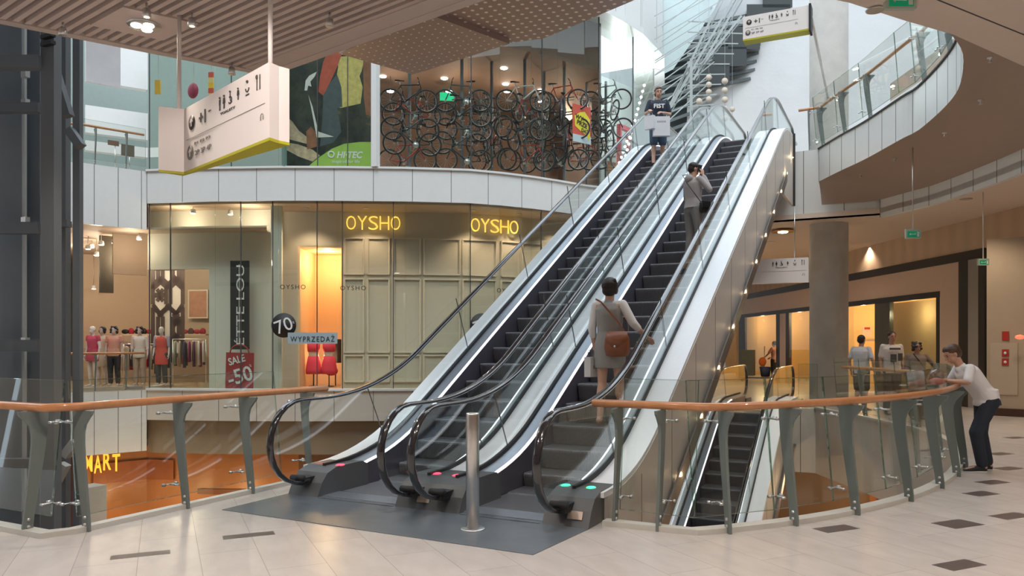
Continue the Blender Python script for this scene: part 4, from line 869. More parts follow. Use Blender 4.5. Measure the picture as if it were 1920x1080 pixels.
# strings of round paper discs
dm = mat('beige_paper_disc', (.62, .55, .46), .7)
for i, (px, y0, y1, n, r) in enumerate([(1329, 145, 186, 4, 5.5), (1359, 152, 222, 5, 6), (1373, 205, 222, 2, 5), (1311, 190, 195, 1, 6)]):
    v = at(px, y0, 24.5); t = thing('disc_garland', ['left hanging string of round beige discs at the escalator top', 'right hanging string of round beige discs at the escalator top', 'short string of beige discs lowest on the right', 'single beige disc hanging lowest on the left'][i], 'decoration', tuple(v))
    zt_ = zat(y0 - 9, 24.5); MB().tube([(v.x, v.y, zat(y1 + 8, 24.5)), (v.x, v.y, zat(y0, 24.5) + 3.5)], .006, 5).build('string', RL, t)
    for k in range(n):
        py = y0 + (y1 - y0) * (k / max(1, n - 1)); c = at(px, py, 24.5); f = Vector((-SN, CS, 0)); MB().tube([c - f * .01, c + f * .01], r * 24.5 / F_PX, 20).build('disc', dm, t)
# ============================================================ LIFT SHAFT
ls = thing('lift_shaft', 'dark grey steel lift shaft frame at the left edge rising through all floors', 'lift', (*plan(90, 9), -6.4))
def post(px0, px1, d, name, m, z0=-6.4, z1=8.0, dep=None):
    a, b_ = plan(px0, d), plan(px1, d); w_ = math.dist(a, b_); MB().wallbox(a, b_, z0, z1, dep or w_).build(name, m, ls)
post(76, 101, 9.0, 'corner_post', M_dark); post(106, 123, 10.2, 'frame_post', M_dark); post(136, 149, 9.9, 'outer_post', M_dark)
post(-60, 40, 10.4, 'shaft_panel', M_shaftpanel, dep=.1); post(48, 75, 10.6, 'shaft_panel', M_shaftpanel, dep=.1); post(-70, 120, 12.2, 'back_panel', M_shaftpanel, dep=.1); post(101, 124, 11.6, 'shaft_panel', M_shaftpanel, dep=.1)
post(41.5, 46, 10.2, 'guide_rail', mat('pale_grey_guide_rail', (.42, .44, .44), .5), dep=.05); post(96, 99.5, 9.02, 'cladding_edge', M_steel, dep=.05)
for py, h_, x0, x1, d in ((118, .15, -60, 78, 9.0), (203, .12, -60, 76, 10.0), (428, .15, -60, 76, 10.0), (648, .15, -60, 76, 10.0), (868, .12, -60, 76, 10.0), (210, .08, 98, 130, 10.0), (420, .08, 98, 130, 10.1)):
    z_ = zat(py, d); a, b_ = at(x0, py, d), at(x1, py, d); MB().bar(a, b_, .12, h_).build('cross_beam', M_dark, ls)
for p0, p1, d in (((100, 128), (128, 218), 9.4), ((130, 243), (152, 275), 9.8), ((98, 915), (122, 870), 9.3), ((122, 855), (142, 828), 9.6)): MB().bar(at(*p0, d), at(*p1, d), .12, .10).build('diagonal_brace', M_dark if p0[1] < 500 else mat('pale_brace', (.35, .37, .36), .4), ls)
for py in (140, 195, 415, 640): v = at(52, py, 10.1); MB().box(v.x - .05, v.x + .05, v.y - .06, v.y, v.z - .05, v.z + .05).build('rail_bracket', M_chrome, ls)
for py in (68, 82): v = at(90, py, 8.95); MB().box(v.x - .1, v.x + .1, v.y - .03, v.y + .03, v.z - .02, v.z + .02).build('bolt_plate', M_blackmat, ls)
# ============================================================ HANGING SIGNS
M_sign = mat('white_sign_panel', (.90, .85, .82), .4, var=.01); M_ink = mat('dark_sign_ink', (.05, .045, .04), .6); M_grey = mat('grey_sign_ink', (.22, .21, .19), .6); M_lime = mat('lime_yellow_base', (.50, .48, .02), .5)
def person_icon(b, o, t, u, n, s, skirt=False):
    b.ball(o + u * s * .42, s * .09, s * .09, s * .09, 8); w_ = .16 if not skirt else .2
    q = [o - t * s * .12 + u * s * .3, o + t * s * .12 + u * s * .3, o + t * s * (w_ if skirt else .1) - u * s * .12, o - t * s * (w_ if skirt else .1) - u * s * .12]; b.add([p + n * .003 for p in q] + [p - n * .001 for p in q], [(0, 1, 2, 3), (4, 5, 6, 7)])
    for k in (-1, 1): b.bar(o + t * k * s * .05 - u * s * .1, o + t * k * s * .05 - u * s * .5, .003, s * .07, up=t)
A_ = [Vector((*plan(px, d), 0)) for px, d in ((297, 7.85), (345, 7.95), (505, 6.62), (523, 6.72))]
zt_, zb_ = 4.03, 3.36
perp = Vector((A_[2].y - A_[1].y, -(A_[2].x - A_[1].x), 0)).normalized(); away = -perp
E_, F_ = A_[3] + away * .10, A_[0] + away * .25
poly = [tuple(p.xy) for p in A_] + [tuple(E_.xy), tuple(F_.xy)]
for tx, ty in ((-3.2, 3.6), (-4.6, 2.6)): ceil_spot(tx, ty, 4.99, 'added unseen ceiling spotlight brightening the large hanging sign, ' + ('nearer' if tx > -4 else 'farther') + ' of the pair over the viewpoint', True); spot(tx, ty, 4.8, 170, (1, .86, .80), 45, .05, (-4.9, 4.6, 3.7))  # pair added out of view to brighten the sign face
hs = thing('hanging_sign', 'large white direction sign box hanging on two rods from the slatted ceiling', 'sign', (A_[1].x, A_[1].y, zb_))
MB().prism(poly, zb_ + .02, zt_).build('box', M_sign, hs); MB().prism([(x, y) for x, y in poly], zb_ - .005, zb_ + .02).build('lime_base', M_lime, hs)
for px, d in ((336, 7.95), (507, 6.75)): p = plan(px, d); MB().tube([(*p, zt_), (*p, 5.1)], .022, 8).build('hanging_rod', M_sign, hs)
def signface(root, P, Q, zb, zt, small=False, arrows=2, right_only=False):
    t = (Q - P).normalized(); u = Vector((0, 0, 1)); n = t.cross(u); L = (Q - P).length; H_ = zt - zb
    def pt(a, c): return P + t * (a * L) + u * (zb + c * H_) + n * .004
    def disc(a, c, r, m): o = MB().tube([pt(a, c) - n * .002, pt(a, c) + n * .002], r, 28).build('arrow_disc', m, root); g = MB(); k = pt(a, c) + n * .004; g.bar(k - u * r * .55, k + u * r * .5, .003, r * .16, up=t); g.bar(k + u * r * .5, k + t * r * .42 + u * r * .05, .003, r * .16, up=t); g.bar(k + u * r * .5, k - t * r * .42 + u * r * .05, .003, r * .16, up=t); g.build('arrow', M_sign, o)
    if not right_only: disc(.11, .72, H_ * .115, M_ink); disc(.09, .26, H_ * .115, M_grey)
    if not right_only:
        text('lettering', '+1', .2, pt(.25, .72), t, M_ink, root, fith=H_ * .20, depth=.002, bold=.003); text('lettering', 'piętro', .1, pt(.345, .76), t, M_grey, root, fith=H_ * .03, depth=.002); text('lettering', '2P 3P 4P', .1, pt(.26, .22), t, M_grey, root, fith=H_ * .075, fitw=L * .21, depth=.002); text('lettering', 'P1 P2 P3', .1, pt(.25, .37), t, M_grey, root, fith=H_ * .04, fitw=L * .2, depth=.002)
    text('lettering', 'TOALETY', .1, pt(.56 if not right_only else .62, .625), t, M_ink, root, fith=H_ * .035, fitw=L * .17, depth=.002)
    x0 = .47 if not right_only else .5
    def icon(draw):
        b = MB(); draw(b); b.build('pictogram', M_ink, root)
    icon(lambda b: person_icon(b, pt(x0, .78), t, u, n, H_ * .2, False)); icon(lambda b: person_icon(b, pt(x0 + .05, .78), t, u, n, H_ * .2, True)); icon(lambda b: person_icon(b, pt(x0 + .21, .79), t, u, n, H_ * .17, True))
    def wheel_(b): c = pt(x0 + .12, .76); b.tube([c + (t * math.cos(a) + u * math.sin(a)) * H_ * .05 for a in [k * pi / 6 - 2.6 for k in range(10)]], H_ * .009, 5); b.bar(c + u * H_ * .1, c, .003, H_ * .02, up=t); b.bar(c, c + t * H_ * .06 - u * H_ * .04, .003, H_ * .02, up=t); b.ball(c + u * H_ * .12, H_ * .016)
    def baby_(b): c = pt(x0 + .31, .80); b.tube([c + (t * math.cos(a) + u * math.sin(a)) * H_ * .05 for a in [pi + k * pi / 7 for k in range(8)]], H_ * .01, 5); b.ball(c + u * H_ * .09, H_ * .022); b.bar(c - u * H_ * .09 - t * H_ * .05, c - u * H_ * .09 + t * H_ * .05, .003, H_ * .018, up=u)
    def fork_(b):
        for dx in (-.01, .02): b.bar(pt(x0 + .42 + dx, .70), pt(x0 + .42 + dx, .90), .003, H_ * .02, up=t)
        b.ball(pt(x0 + .41, .88), H_ * .02, H_ * .02, H_ * .035)
    icon(wheel_); icon(baby_); icon(fork_)
    l = MB(); l.bar(pt(.04, .48), pt(.96, .48), .002, H_ * .007, up=n); l.build('dividing_line', M_grey, root)
    g = MB(); c = pt(.93, .32); g.tube([c + (t * math.cos(a) + u * math.sin(a)) * H_ * .035 for a in [k * pi / 6 for k in range(7)]], H_ * .005, 5); 
    for k in (-1, 1): g.bar(c + t * k * H_ * .035, c + t * k * H_ * .035 - u * H_ * .05, .003, H_ * .02, up=t)
    g.build('headphone_mark', M_grey, root)
signface(hs, A_[1], A_[2], zb_ + .02, zt_)
# sign at the upper right by the column
P, Q = at(1393, 60, 15.2), at(1519, 45, 14.65); P.z = Q.z = 0; zb_, zt_ = zat(77, 15.2) , zat(32, 15.2); t_ = (Q - P).normalized(); aw = Vector((-t_.y, t_.x, 0))
h2 = thing('hanging_sign', 'white direction sign in front of the upper column with two arrow discs', 'sign', (P.x, P.y, zb_)); MB().prism([tuple(v.xy) for v in (P, Q, Q + aw * .25, P + aw * .25)], zb_ + .03, zt_).build('box', M_sign, h2)
MB().prism([tuple(v.xy) for v in (P, Q, Q + aw * .25, P + aw * .25)], zb_, zb_ + .03).build('lime_base', M_lime, h2); signface(h2, P, P + (Q - P) * .86, zb_ + .03, zt_)
MB().bar(tuple((Q + aw * .12).xy) + (zb_ - .02,), tuple((Q + aw * .12).xy) + (zt_ + .02,), .04, .3).build('end_frame', M_blackmat, h2); MB().tube([tuple((Q + aw * .2).xy) + (zt_ - .15,), (cc[0], cc[1], zt_ - .15)], .03).build('bracket', M_steel, h2)
# sign behind the escalator on the lower right
P, Q = at(1385, 500, 19.4), at(1516, 500, 18.7); P.z = Q.z = 0; zb_, zt_ = zat(530, 18.9), zat(484, 18.9); t_ = (Q - P).normalized(); aw = Vector((-t_.y, t_.x, 0))
h3 = thing('hanging_sign', 'white direction sign between the escalator flank and the column', 'sign', (P.x, P.y, zb_)); MB().prism([tuple(v.xy) for v in (P, Q, Q + aw * .2, P + aw * .2)], zb_, zt_).build('box', M_sign, h3); signface(h3, P, Q, zb_, zt_, right_only=True)
for k in (.2, .8): p = P + (Q - P) * k + aw * .1; MB().tube([(p.x, p.y, zt_), (p.x, p.y, 5.0)], .012).build('hanging_rod', M_steel, h3)
# exit signs
def exit_sign(px, py, d, w_, label, ztop):
    v = at(px, py, d); t = Vector((CS, SN, 0)); n = t.cross(Vector((0, 0, 1))); r = thing('exit_sign', label, 'sign', tuple(v)); panel_on(MB(), v, t, w_, w_ * .62, .06).build('case', mat('pale_sign_case', (.45, .52, .45), .5), r)
    panel_on(MB(), v + n * .004 - Vector((0, 0, w_ * .04)), t, w_ * .82, w_ * .40, .02).build('panel', emis('exit_green_dim', (.0, .22, .10), .35), r); g = MB(); c = v + n * .008 - Vector((0, 0, w_ * .04)); g.bar(c - t * w_ * .28, c + t * w_ * .05, .003, w_ * .04, up=n.cross(t)); g.bar(c - t * w_ * .28, c - t * w_ * .2 + Vector((0, 0, w_ * .07)), .003, w_ * .03, up=(0, 0, 1)); g.bar(c - t * w_ * .28, c - t * w_ * .2 - Vector((0, 0, w_ * .07)), .003, w_ * .03, up=(0, 0, 1)); g.ball(c + t * w_ * .12 + Vector((0, 0, w_ * .06)), w_ * .03); g.bar(c + t * w_ * .02, c + t * w_ * .16, .003, w_ * .05, up=(0, 0, 1)); g.build('pictogram', MC['white_vinyl'], r)
    panel_on(MB(), c + t * w_ * .30, t, w_ * .14, w_ * .32, .004).build('door_mark', MC['white_vinyl'], r); MB().tube([v + Vector((0, 0, w_ * .3)) - n * .03, Vector((v.x, v.y, ztop)) - n * .03], .012).build('stem', M_steel, r)
exit_sign(1713, 438, 15.4, .30, 'green exit sign hanging from the corridor ceiling right of the column', 5.55); exit_sign(1845, 491, 15.8, .22, 'small green exit sign beside the dark shop frame on the right', 4.73); exit_sign(1690, -2, 7.6, .30, 'green exit sign cut off by the top edge of the picture', 5.0)
# sprinklers in the curved soffit
for i, (px, py, z_) in enumerate([(1857, 112, 5.4), (1839, 191, 5.35), (1771, 252, 5.38), (1677, 299, 5.45), (1614, 329, 5.5)]):
    v = onz(px, py, z_); s_ = MB(); s_.lathe([(.04, 0), (.04, -.012), (.012, -.02), (.012, -.06), (.03, -.065), (.001, -.07)], (v.x, v.y, z_ + .03), 12); tag(s_.build('sprinkler', M_chrome), 'small sprinkler in the curved brown soffit, ' + ['nearest the upper right corner', 'second from the upper right corner', 'middle one of the five', 'fourth, left of the middle', 'leftmost, by the slab corner'][i], 'sprinkler')
# ============================================================ RIGHT SHOPS
def rd(px): return 1 / (1 / 36 + (px - 1405) / 515 * (1 / 17.4 - 1 / 36))
def rp_(px, off=0): return plan(px, rd(px) + off)
def rwall(name, a, b_, z0, z1, off, mat_, t=.1, kind='structure', parent=None):
    o = MB().wallbox(rp_(a, off), rp_(b_, off), z0, z1, t).build(name, mat_, parent)
    if kind: o['kind'] = kind
    return o
M_woodfascia = groove_mat('light_wood_fascia', (.62, .47, .34), 1.1, .5, 0, .1, 'X', var=.05)
M_frame = mat('black_shop_frame', (.012, .011, .010), .35); M_pinkwall = mat('warm_pinkish_fascia', (.70, .53, .43), .35, var=.04); M_glow = mat('amber_shop_wall', (.78, .50, .20), .6, var=.1, scale=1)
rwall('wall_fascia', 1380, 1990, 3.95, 4.75, 0, M_woodfascia); rwall('trim_frame_head', 1380, 1845, 3.72, 3.95, -.06, M_frame, .1); rwall('wall_shop_head', 1380, 1797, 3.02, 3.72, 0, M_pinkwall); rwall('trim_opening_head', 1380, 1762, 2.86, 3.02, -.04, M_frame)
for a, b_, m, z1 in ((1385, 1396, M_frame, 2.9), (1455, 1462, M_frame, 2.9), (1462, 1473, M_pinkwall, 3.0), (1473, 1479, M_frame, 2.9), (1640, 1668, mat('dark_green_glass_post', (.06, .06, .04), .3), 2.9), (1755, 1762, M_frame, 2.95), (1762, 1797, M_pinkwall, 3.1), (1797, 1815, M_frame, 3.95), (1815, 1834, mat('grey_side_panel', (.33, .31, .28), .5), 3.75), (1834, 1846, M_frame, 3.75)): rwall('wall_pier', a, b_, 0, z1, -.03, m, .12)
rwall('wall_shop_back', 1360, 1800, 0, 4.0, 5, M_glow)
rwall('wall_amber_side', 1380, 1396, 0, 3.0, .5, M_glow)
for a, b_, k in ((1396, 1455, 40), (1479, 1600, 41), (1668, 1755, 42)):
    o = MB().wallbox(rp_(a, 0), rp_(b_, 0), .05, 2.9, .02).build('window_%d' % k, M_glass_shop, kind='structure')
for px in (1385, 1430, 1500, 1560, 1620, 1700, 1740): v = rp_(px, 2.2); bulb(v[0], v[1], 2.7, 75, (1, .68, .34))
rwall('wall_display', 1668, 1756, 0, 2.9, 1.4, mat('ochre_display_wall', (.60, .42, .20), .6)); v = rp_(1712, .6); bulb(v[0], v[1], 2.5, 16, (1, .8, .5), .1)
# shelf unit inside the lit shop, small notice
t = thing('wall_shelf', 'pale shelf unit with a red-topped notice inside the amber lit shop', 'shelf', (*rp_(1620, 2.5), 0)); P, Q = Vector(rp_(1606, 2.5)), Vector(rp_(1655, 2.5))
for z_ in (1.0, 1.7, 1.75): MB().wallbox(tuple(P), tuple(Q), z_, z_ + .04, .3).build('shelf', mat('pale_shelf', (.66, .55, .42), .5), t)
for f in (0, 1): e = P + (Q - P) * f; MB().box(e.x - .02, e.x + .02, e.y - .02, e.y + .02, 0, 1.75).build('upright', mat('pale_shelf', (.66, .55, .42), .5), t)
v = at(1626, 622, rd(1626) + 2.4); panel_on(MB(), v, (CS, SN, 0), .35, .35, .02).build('notice', mat('white_notice', (.8, .7, .6), .5), t); panel_on(MB(), v + Vector((0, 0, .12)) - Vector((-SN, CS, 0)) * .004, (CS, SN, 0), .2, .08, .01).build('red_label', mat('sale_red2', (.6, .05, .03), .5), t)
for i, (px, py) in enumerate([(1704, 553), (1710, 556)]):
    v = at(px, py, rd(px) + .4); t = thing('shop_spotlight', ['left of the twin black spotlights inside the right shop window', 'right of the twin black spotlights inside the right shop window'][i], 'light', tuple(v)); MB().lathe([(.04, .1), (.09, .06), (.10, -.06), (.001, -.06)], tuple(v), 12).build('housing', M_blackmat, t); MB().ball(v - Vector((0, .02, .07)), .08, .08, .04).build('bulb', emis('lamp_warm', (1, .8, .55), 10), t); MB().tube([v, (v.x, v.y, 2.95)], .012, 5).build('stem', M_blackmat, t)
# end wall panel with fire point
a, b_ = plan(1850, 17.3), plan(1922, 16.8); ww = MB().wallbox(a, b_, 0, 3.95, .3).build('wall_end_panel', mat('beige_end_wall', (.42, .35, .26), .6, var=.04), kind='structure')
tag(MB().wallbox(plan(1849, 17.27), plan(1920, 16.78), 0, .17, .05).build('baseboard_end', mat('dark_baseboard', (.06, .025, .015), .5)), kind='structure')
c = at(1882, 700, 16.9); t_ = (Vector((*b_, 0)) - Vector((*a, 0))).normalized(); nn = t_.cross(Vector((0, 0, 1)))
fc = thing('fire_cabinet', 'pale flush fire cabinet with red symbols on the end wall', 'cabinet', tuple(c)); c = Vector((*(Vector(a) + (Vector(b_) - Vector(a)) * .46), 1.05)); fc.location = c
panel_on(MB(), c + nn * .02, t_, .52, 1.15, .02).build('door', mat('beige_cabinet_door', (.47, .40, .31), .5), fc)
for z_ in (1.40, 1.20): panel_on(MB(), Vector((c.x, c.y, z_)) + nn * .035 + t_ * .03, t_, .13, .16, .01).build('fire_symbol', mat('fire_red', (.42, .03, .02), .5), fc); MB().ball(Vector((c.x, c.y, z_)) + nn * .042 + t_ * .03, .03, .03, .035).build('symbol_mark', MC['white_vinyl'], fc)
v = Vector((c.x, c.y, 1.78)); tag(panel_on(MB(), v + nn * .02 + t_ * .03, t_, .13, .2, .01).build('fire_symbol_plate', mat('fire_red', (.42, .03, .02), .5)), 'small dim red fire symbol plate above the flush cabinet', 'sign')
v = at(1912, 632, 16.5); tag(MB().ball(v, .09, .05, .05).build('red_lamp', emis('red_glow', (1, .12, .06), 1.5)), 'small red lit shape at the far right edge', 'light')
rwall('wall_right_shop_back', 1905, 2100, 0, 4.0, 3, mat('dim_brown_wall', (.20, .13, .07), .6)); 
# upper shop line behind the balcony, reflected stripes put in as coloured bands
ucw = offs(upS, -3.2)
def ucwall(name, z0, z1, mat_, o=0, i0=0):
    P = offs(upS, -3.2 - o)[i0:]; P = [(P[0][0] - 1.2, P[0][1] + 2.5)] + P; b = MB()
    for k in range(len(P) - 1): b.wallbox(P[k], P[k + 1], z0, z1, -.1)
    b.build(name, mat_, kind='structure')
ucwall('wall_upper_shops', 6.42, 7.1, mat('blue_grey_shop_glass', (.25, .33, .40), .15)); ucwall('trim_reflected_band', 7.1, 7.5, M_white); ucwall('wall_reflected_wood', 7.5, 8.1, mat('pale_wood_reflection', (.46, .37, .29), .4, var=.25, scale=2)); ucwall('trim_reflected_band', 8.1, 8.5, M_white); ucwall('wall_reflected_wood', 8.5, 9.0, mat('pale_wood_reflection', (.46, .37, .29), .4))
# ============================================================ PEOPLE
def V(*a): return Vector(a)
def capsule(mb, p, q, r0, r1=None, n=12):
    p = Vector(p); q = Vector(q); r1 = r0 if r1 is None else r1; d = q - p; L = d.length
    if L < 1e-5: mb.ball(p, r0); return
    d /= L; x = d.orthogonal().normalized(); y = d.cross(x); secs = []
    for i in range(4): a = pi / 2 * i / 4; secs.append((p - d * r0 * math.cos(a), x * max(.0005, r0 * math.sin(a)), y * max(.0005, r0 * math.sin(a))))
    for k in range(5): t = k / 4; r = r0 + (r1 - r0) * t; secs.append((p + d * L * t, x * r, y * r))
    for i in range(3, -1, -1): a = pi / 2 * i / 4; secs.append((q + d * r1 * math.cos(a), x * max(.0005, r1 * math.sin(a)), y * max(.0005, r1 * math.sin(a))))
    mb.loft(secs, n)
def remeshed(mb, name, mats, parent, vox=.010, smooth=3, label=None):
    o = mb.build(name, mats, None, local=True); m = o.modifiers.new('r', 'REMESH'); m.mode = 'VOXEL'; m.voxel_size = vox; m.use_smooth_shade = True
    if smooth: s = o.modifiers.new('s', 'SMOOTH'); s.iterations = smooth; s.factor = .5
    dg = bpy.context.evaluated_depsgraph_get(); me = bpy.data.meshes.new_from_object(o.evaluated_get(dg)); me.name = name
    old = o.data; bpy.data.objects.remove(o); bpy.data.meshes.remove(old); o = link(bpy.data.objects.new(name, me), parent)
    if label: o['label'] = label
    return o
def hand(mb, wr, fd_, pn, s=1., side=1, curl=.6):
    """wr wrist, fd_ finger direction, pn palm normal, side +1 right hand"""
    f = Vector(fd_).normalized(); n = Vector(pn); n = (n - f * n.dot(f)).normalized(); x = f.cross(n) * side; w = Vector(wr)
    c = w + f * .045 * s; mb.loft([(w, x * .024 * s, n * .018 * s), (c, x * .038 * s, n * .015 * s), (w + f * .085 * s, x * .040 * s, n * .012 * s), (w + f * .093 * s, x * .034 * s, n * .008 * s)], 12)
    for k, L in ((-1.5, .062), (-.5, .075), (.5, .080), (1.5, .070)):
        b = w + f * .085 * s + x * k * .0195 * s; d1 = (f + n * curl * .6).normalized(); d2 = (f + n * curl * 1.8).normalized(); m = b + d1 * L * .5 * s; capsule(mb, b, m, .0088 * s, .008 * s, 8); capsule(mb, m, m + d2 * L * .5 * s, .008 * s, .0068 * s, 8)
    b = w + f * .025 * s + x * .030 * s; m = b + (f * .6 + x * .7 + n * .35).normalized() * .038 * s; capsule(mb, b, m, .0115 * s, .010 * s, 8); capsule(mb, m, m + (f + x * .1 + n * .4 * curl).normalized() * .030 * s, .0095 * s, .008 * s, 8)
STAND = dict(hip=V(0, 0, .94), waist=V(0, .0, 1.08), chest=V(0, -.005, 1.28), neck=V(0, -.01, 1.44), head=V(0, .015, 1.585),
             shR=V(.175, -.01, 1.395), elR=V(.215, -.03, 1.12), wrR=V(.225, .04, .88), shL=V(-.175, -.01, 1.395), elL=V(-.215, -.03, 1.12), wrL=V(-.225, .04, .88),
             hiR=V(.09, 0, .90), knR=V(.095, .02, .49), anR=V(.10, -.02, .085), hiL=V(-.09, 0, .90), knL=V(-.095, .02, .49), anL=V(-.10, -.02, .085), toeR=V(.12, .15, .03), toeL=V(-.12, .15, .03))
def headframe(yaw, pitch): return Matrix.Rotation(math.radians(yaw), 3, 'Z') @ Matrix.Rotation(math.radians(pitch), 3, 'X')
def person(name, label, loc, rz, h=1.7, pose={}, yaw=0, pitch=0, skin=None, hair=None, hairstyle='short', top=None, topm=None, sleeve=.45, sleevem=None, bottom='trousers', botm=None, hem=.62, shoem=None, solem=None, g=1., fd=None, cat='person', group=None, glasses=False, face=True, vox=.009, loose=.018, topcut=0.):
    J = {k: v.copy() for k, v in STAND.items()}; J.update({k: Vector(v) for k, v in pose.items()}); s = h / 1.70
    root = thing(name, label, cat, loc, math.radians(rz), group); fd = fd or {}
    sx = (J['shR'] - J['shL']).normalized(); hxv = (J['hiR'] - J['hiL']).normalized()
    def torso(mb, e, z0=0, z1=1, top_neck=True, flare=0.):
        P = [('hip', .160, .108), ('waist', .128 * (1 + .06 * (g - 1)), .094), ('chest', .158 * g, .112), ]
        pts = [J['hip'] - (J['waist'] - J['hip']) * .45, J['hip'], J['waist'], J['chest'], (J['shR'] + J['shL']) / 2 * .55 + J['chest'] * .45, (J['shR'] + J['shL']) / 2 + V(0, 0, .015)]
        R_ = [(.14, .095), (.162, .108), (.130 + .012 * (g > 1), .095), (.156 * g, .112), (.168 * g, .102), (.115 * g, .062)]; secs = []
        for i, (p, (a, b)) in enumerate(zip(pts, R_)):
            d = (pts[min(i + 1, 5)] - pts[max(i - 1, 0)]).normalized(); x = (sx if i > 2 else hxv); x = (x - d * x.dot(d)).normalized(); y = d.cross(x)
            secs.append((p, x * (a + e), y * (b + e)))
        mb.loft(secs[z0:], 18)
    body = MB(); torso(body, 0); capsule(body, J['neck'] - V(0, 0, .05), J['neck'] * .45 + J['head'] * .55, .056, .052)
    for S in 'RL':
        capsule(body, J['sh' + S], J['el' + S], .050, .038); capsule(body, J['el' + S], J['wr' + S], .037, .024); capsule(body, J['sh' + S] * .9 + J['chest'] * .1, J['sh' + S] * .4 + J['chest'] * .6, .055, .07)
        capsule(body, J['hi' + S], J['kn' + S], .083, .052); k, a = J['kn' + S], J['an' + S]; capsule(body, k, k * .65 + a * .35 - (J['toe' + S] - a).normalized() * .012, .051, .054); capsule(body, k * .65 + a * .35, a, .048, .034)
        t = J['toe' + S]; capsule(body, a - V(0, 0, .035) - (t - a).normalized() * .03, t, .036, .024)
        dd = fd.get(S); f = Vector(dd[0]) if dd else (J['wr' + S] - J['el' + S]).normalized(); pn = Vector(dd[1]) if dd else V(-1 if S == 'R' else 1, 0, 0); hand(body, J['wr' + S], f, pn, .98, 1 if S == 'R' else -1, dd[2] if dd and len(dd) > 2 else .5)
    H = headframe(yaw, pitch); hc = J['head']
    def hp(x, y, z): return hc + H @ V(x, y, z)
    body.ball(hp(0, -.008, .03), .074, .094, .088, 16, M=H); body.ball(hp(0, .022, -.035), .056, .066, .078, 14, M=H); body.ball(hp(0, .045, -.085), .030, .028, .024, 10, M=H)
    if face: capsule(body, hp(0, .086, .012), hp(0, .104, -.022), .008, .013, 8); capsule(body, hp(-.018, .083, -.055), hp(.018, .083, -.055), .009, .009, 8)
    for k in (-1, 1): body.ball(hp(k * .076, -.002, -.005), .010, .018, .030, 8, M=H)
    body.v = [p * s for p in body.v]; bo = remeshed(body, 'body', skin, root, vox * .85 if vox < .012 else vox, 2)
    if face:
        for k in (-1, 1):
            MB().ball(hp(k * .029, .0835, .012) * s, .0115 * s, .006 * s, .006 * s, 8).build('eye', MC['eye_dark'], bo, local=True); b = MB(); b.bar(hp(k * .014, .088, .030) * s, hp(k * .045, .080, .032) * s, .004, .006); b.build('eyebrow', hair or MC['eye_dark'], bo, local=True)
        MB().ball(hp(0, .0905, -.056) * s, .020 * s, .005 * s, .005 * s, 8).build('mouth', MC['lip'], bo, local=True)
    if hair:
        hm = MB(); hm.ball(hp(0, -.020, .048), .083, .096, .080, 16, M=H); hm.ball(hp(0, -.045, .0), .078, .070, .075, 14, M=H)
        if hairstyle == 'bob': hm.ball(hp(0, -.03, .03), .098, .098, .092, 14, M=H); hm.ball(hp(0, -.045, -.03), .086, .066, .075, 14, M=H); [hm.ball(hp(k * .07, -.005, -.02), .024, .05, .06, 10, M=H) for k in (-1, 1)]; [hm.ball(hp(.06 * math.cos(q_ * 1.3), -.06 - .02 * math.sin(q_), .08 - q_ * .025), .035, .03, .03, 8, M=H) for q_ in range(6)]
        if hairstyle == 'curly':
            rr_ = random.Random(3)
            for k in range(26): a = rr_.uniform(-2.6, 2.6) - pi / 2; z = rr_.uniform(-.07, .12); r = .088 * math.cos(max(-1.2, min(1.2, (z - .02) * 6)) * .6); hm.ball(hp(r * math.cos(a), r * math.sin(a) - .01, z), .030)
        if hairstyle == 'fringe': hm.ball(hp(0, .028, .092), .066, .058, .036, 12, M=H); hm.ball(hp(.02, .066, .078), .036, .022, .020, 8, M=H)
        hm.v = [p * s for p in hm.v]; remeshed(hm, 'hair', hair, root, .009, 2)
    if glasses:
        b = MB()
        for k in (-1, 1): b.tube([(hp(k * .031, .096, .012) + H @ V(.022 * math.cos(a), 0, .016 * math.sin(a))) * s for a in [j * pi / 6 for j in range(12)]], .0025, 5, closed=True); b.bar(hp(k * .053, .094, .014) * s, hp(k * .077, .0, .01) * s, .004, .004)
        b.bar(hp(-.01, .098, .014) * s, hp(.01, .098, .014) * s, .004, .004); b.build('glasses', M_blackmat, root, local=True)
    if bottom in ('trousers', 'shorts'):
        b = MB(); d = (J['waist'] - J['hip']); 
        b.loft([(J['hip'] - d * .75, hxv * .13, V(0, .10, 0)), (J['hip'] - d * .2, hxv * .178, V(0, .122, 0)), (J['hip'] + d * .30, hxv * .152, V(0, .108, 0)), (J['hip'] + d * .42, hxv * .142, V(0, .100, 0))], 18)
        for S in 'RL':
            k, a, hi = J['kn' + S], J['an' + S], J['hi' + S]
            if bottom == 'shorts': q = hi * .08 + k * .92; capsule(b, hi, q, .103, .088)
            else: capsule(b, hi, k, .106, .080); capsule(b, k, a + V(0, 0, .03), .078, .068)
        b.v = [p * s for p in b.v]; remeshed(b, bottom, botm, root, .012, 2)
    if top:
        b = MB(); torso(b, loose, 1)
        if top == 'dress' or hem < .9:
            hp_ = J['hip']; b.loft([(hp_ + V(0, 0, .12), hxv * .155, V(0, .118, 0)), (hp_, hxv * .182, V(0, .130, 0)), (V(hp_.x, hp_.y + .01, (hp_.z + hem) / 2), hxv * .188, V(0, .138, 0)), (V(hp_.x, hp_.y + .01, hem), hxv * .182, V(0, .132, 0))], 20)
        elif hem: hp_ = J['hip']; b.loft([(J['waist'], hxv * .150, V(0, .112, 0)), (hp_, hxv * .180, V(0, .140, 0)), (V(hp_.x, hp_.y, hem), hxv * .188, V(0, .150, 0))], 20)
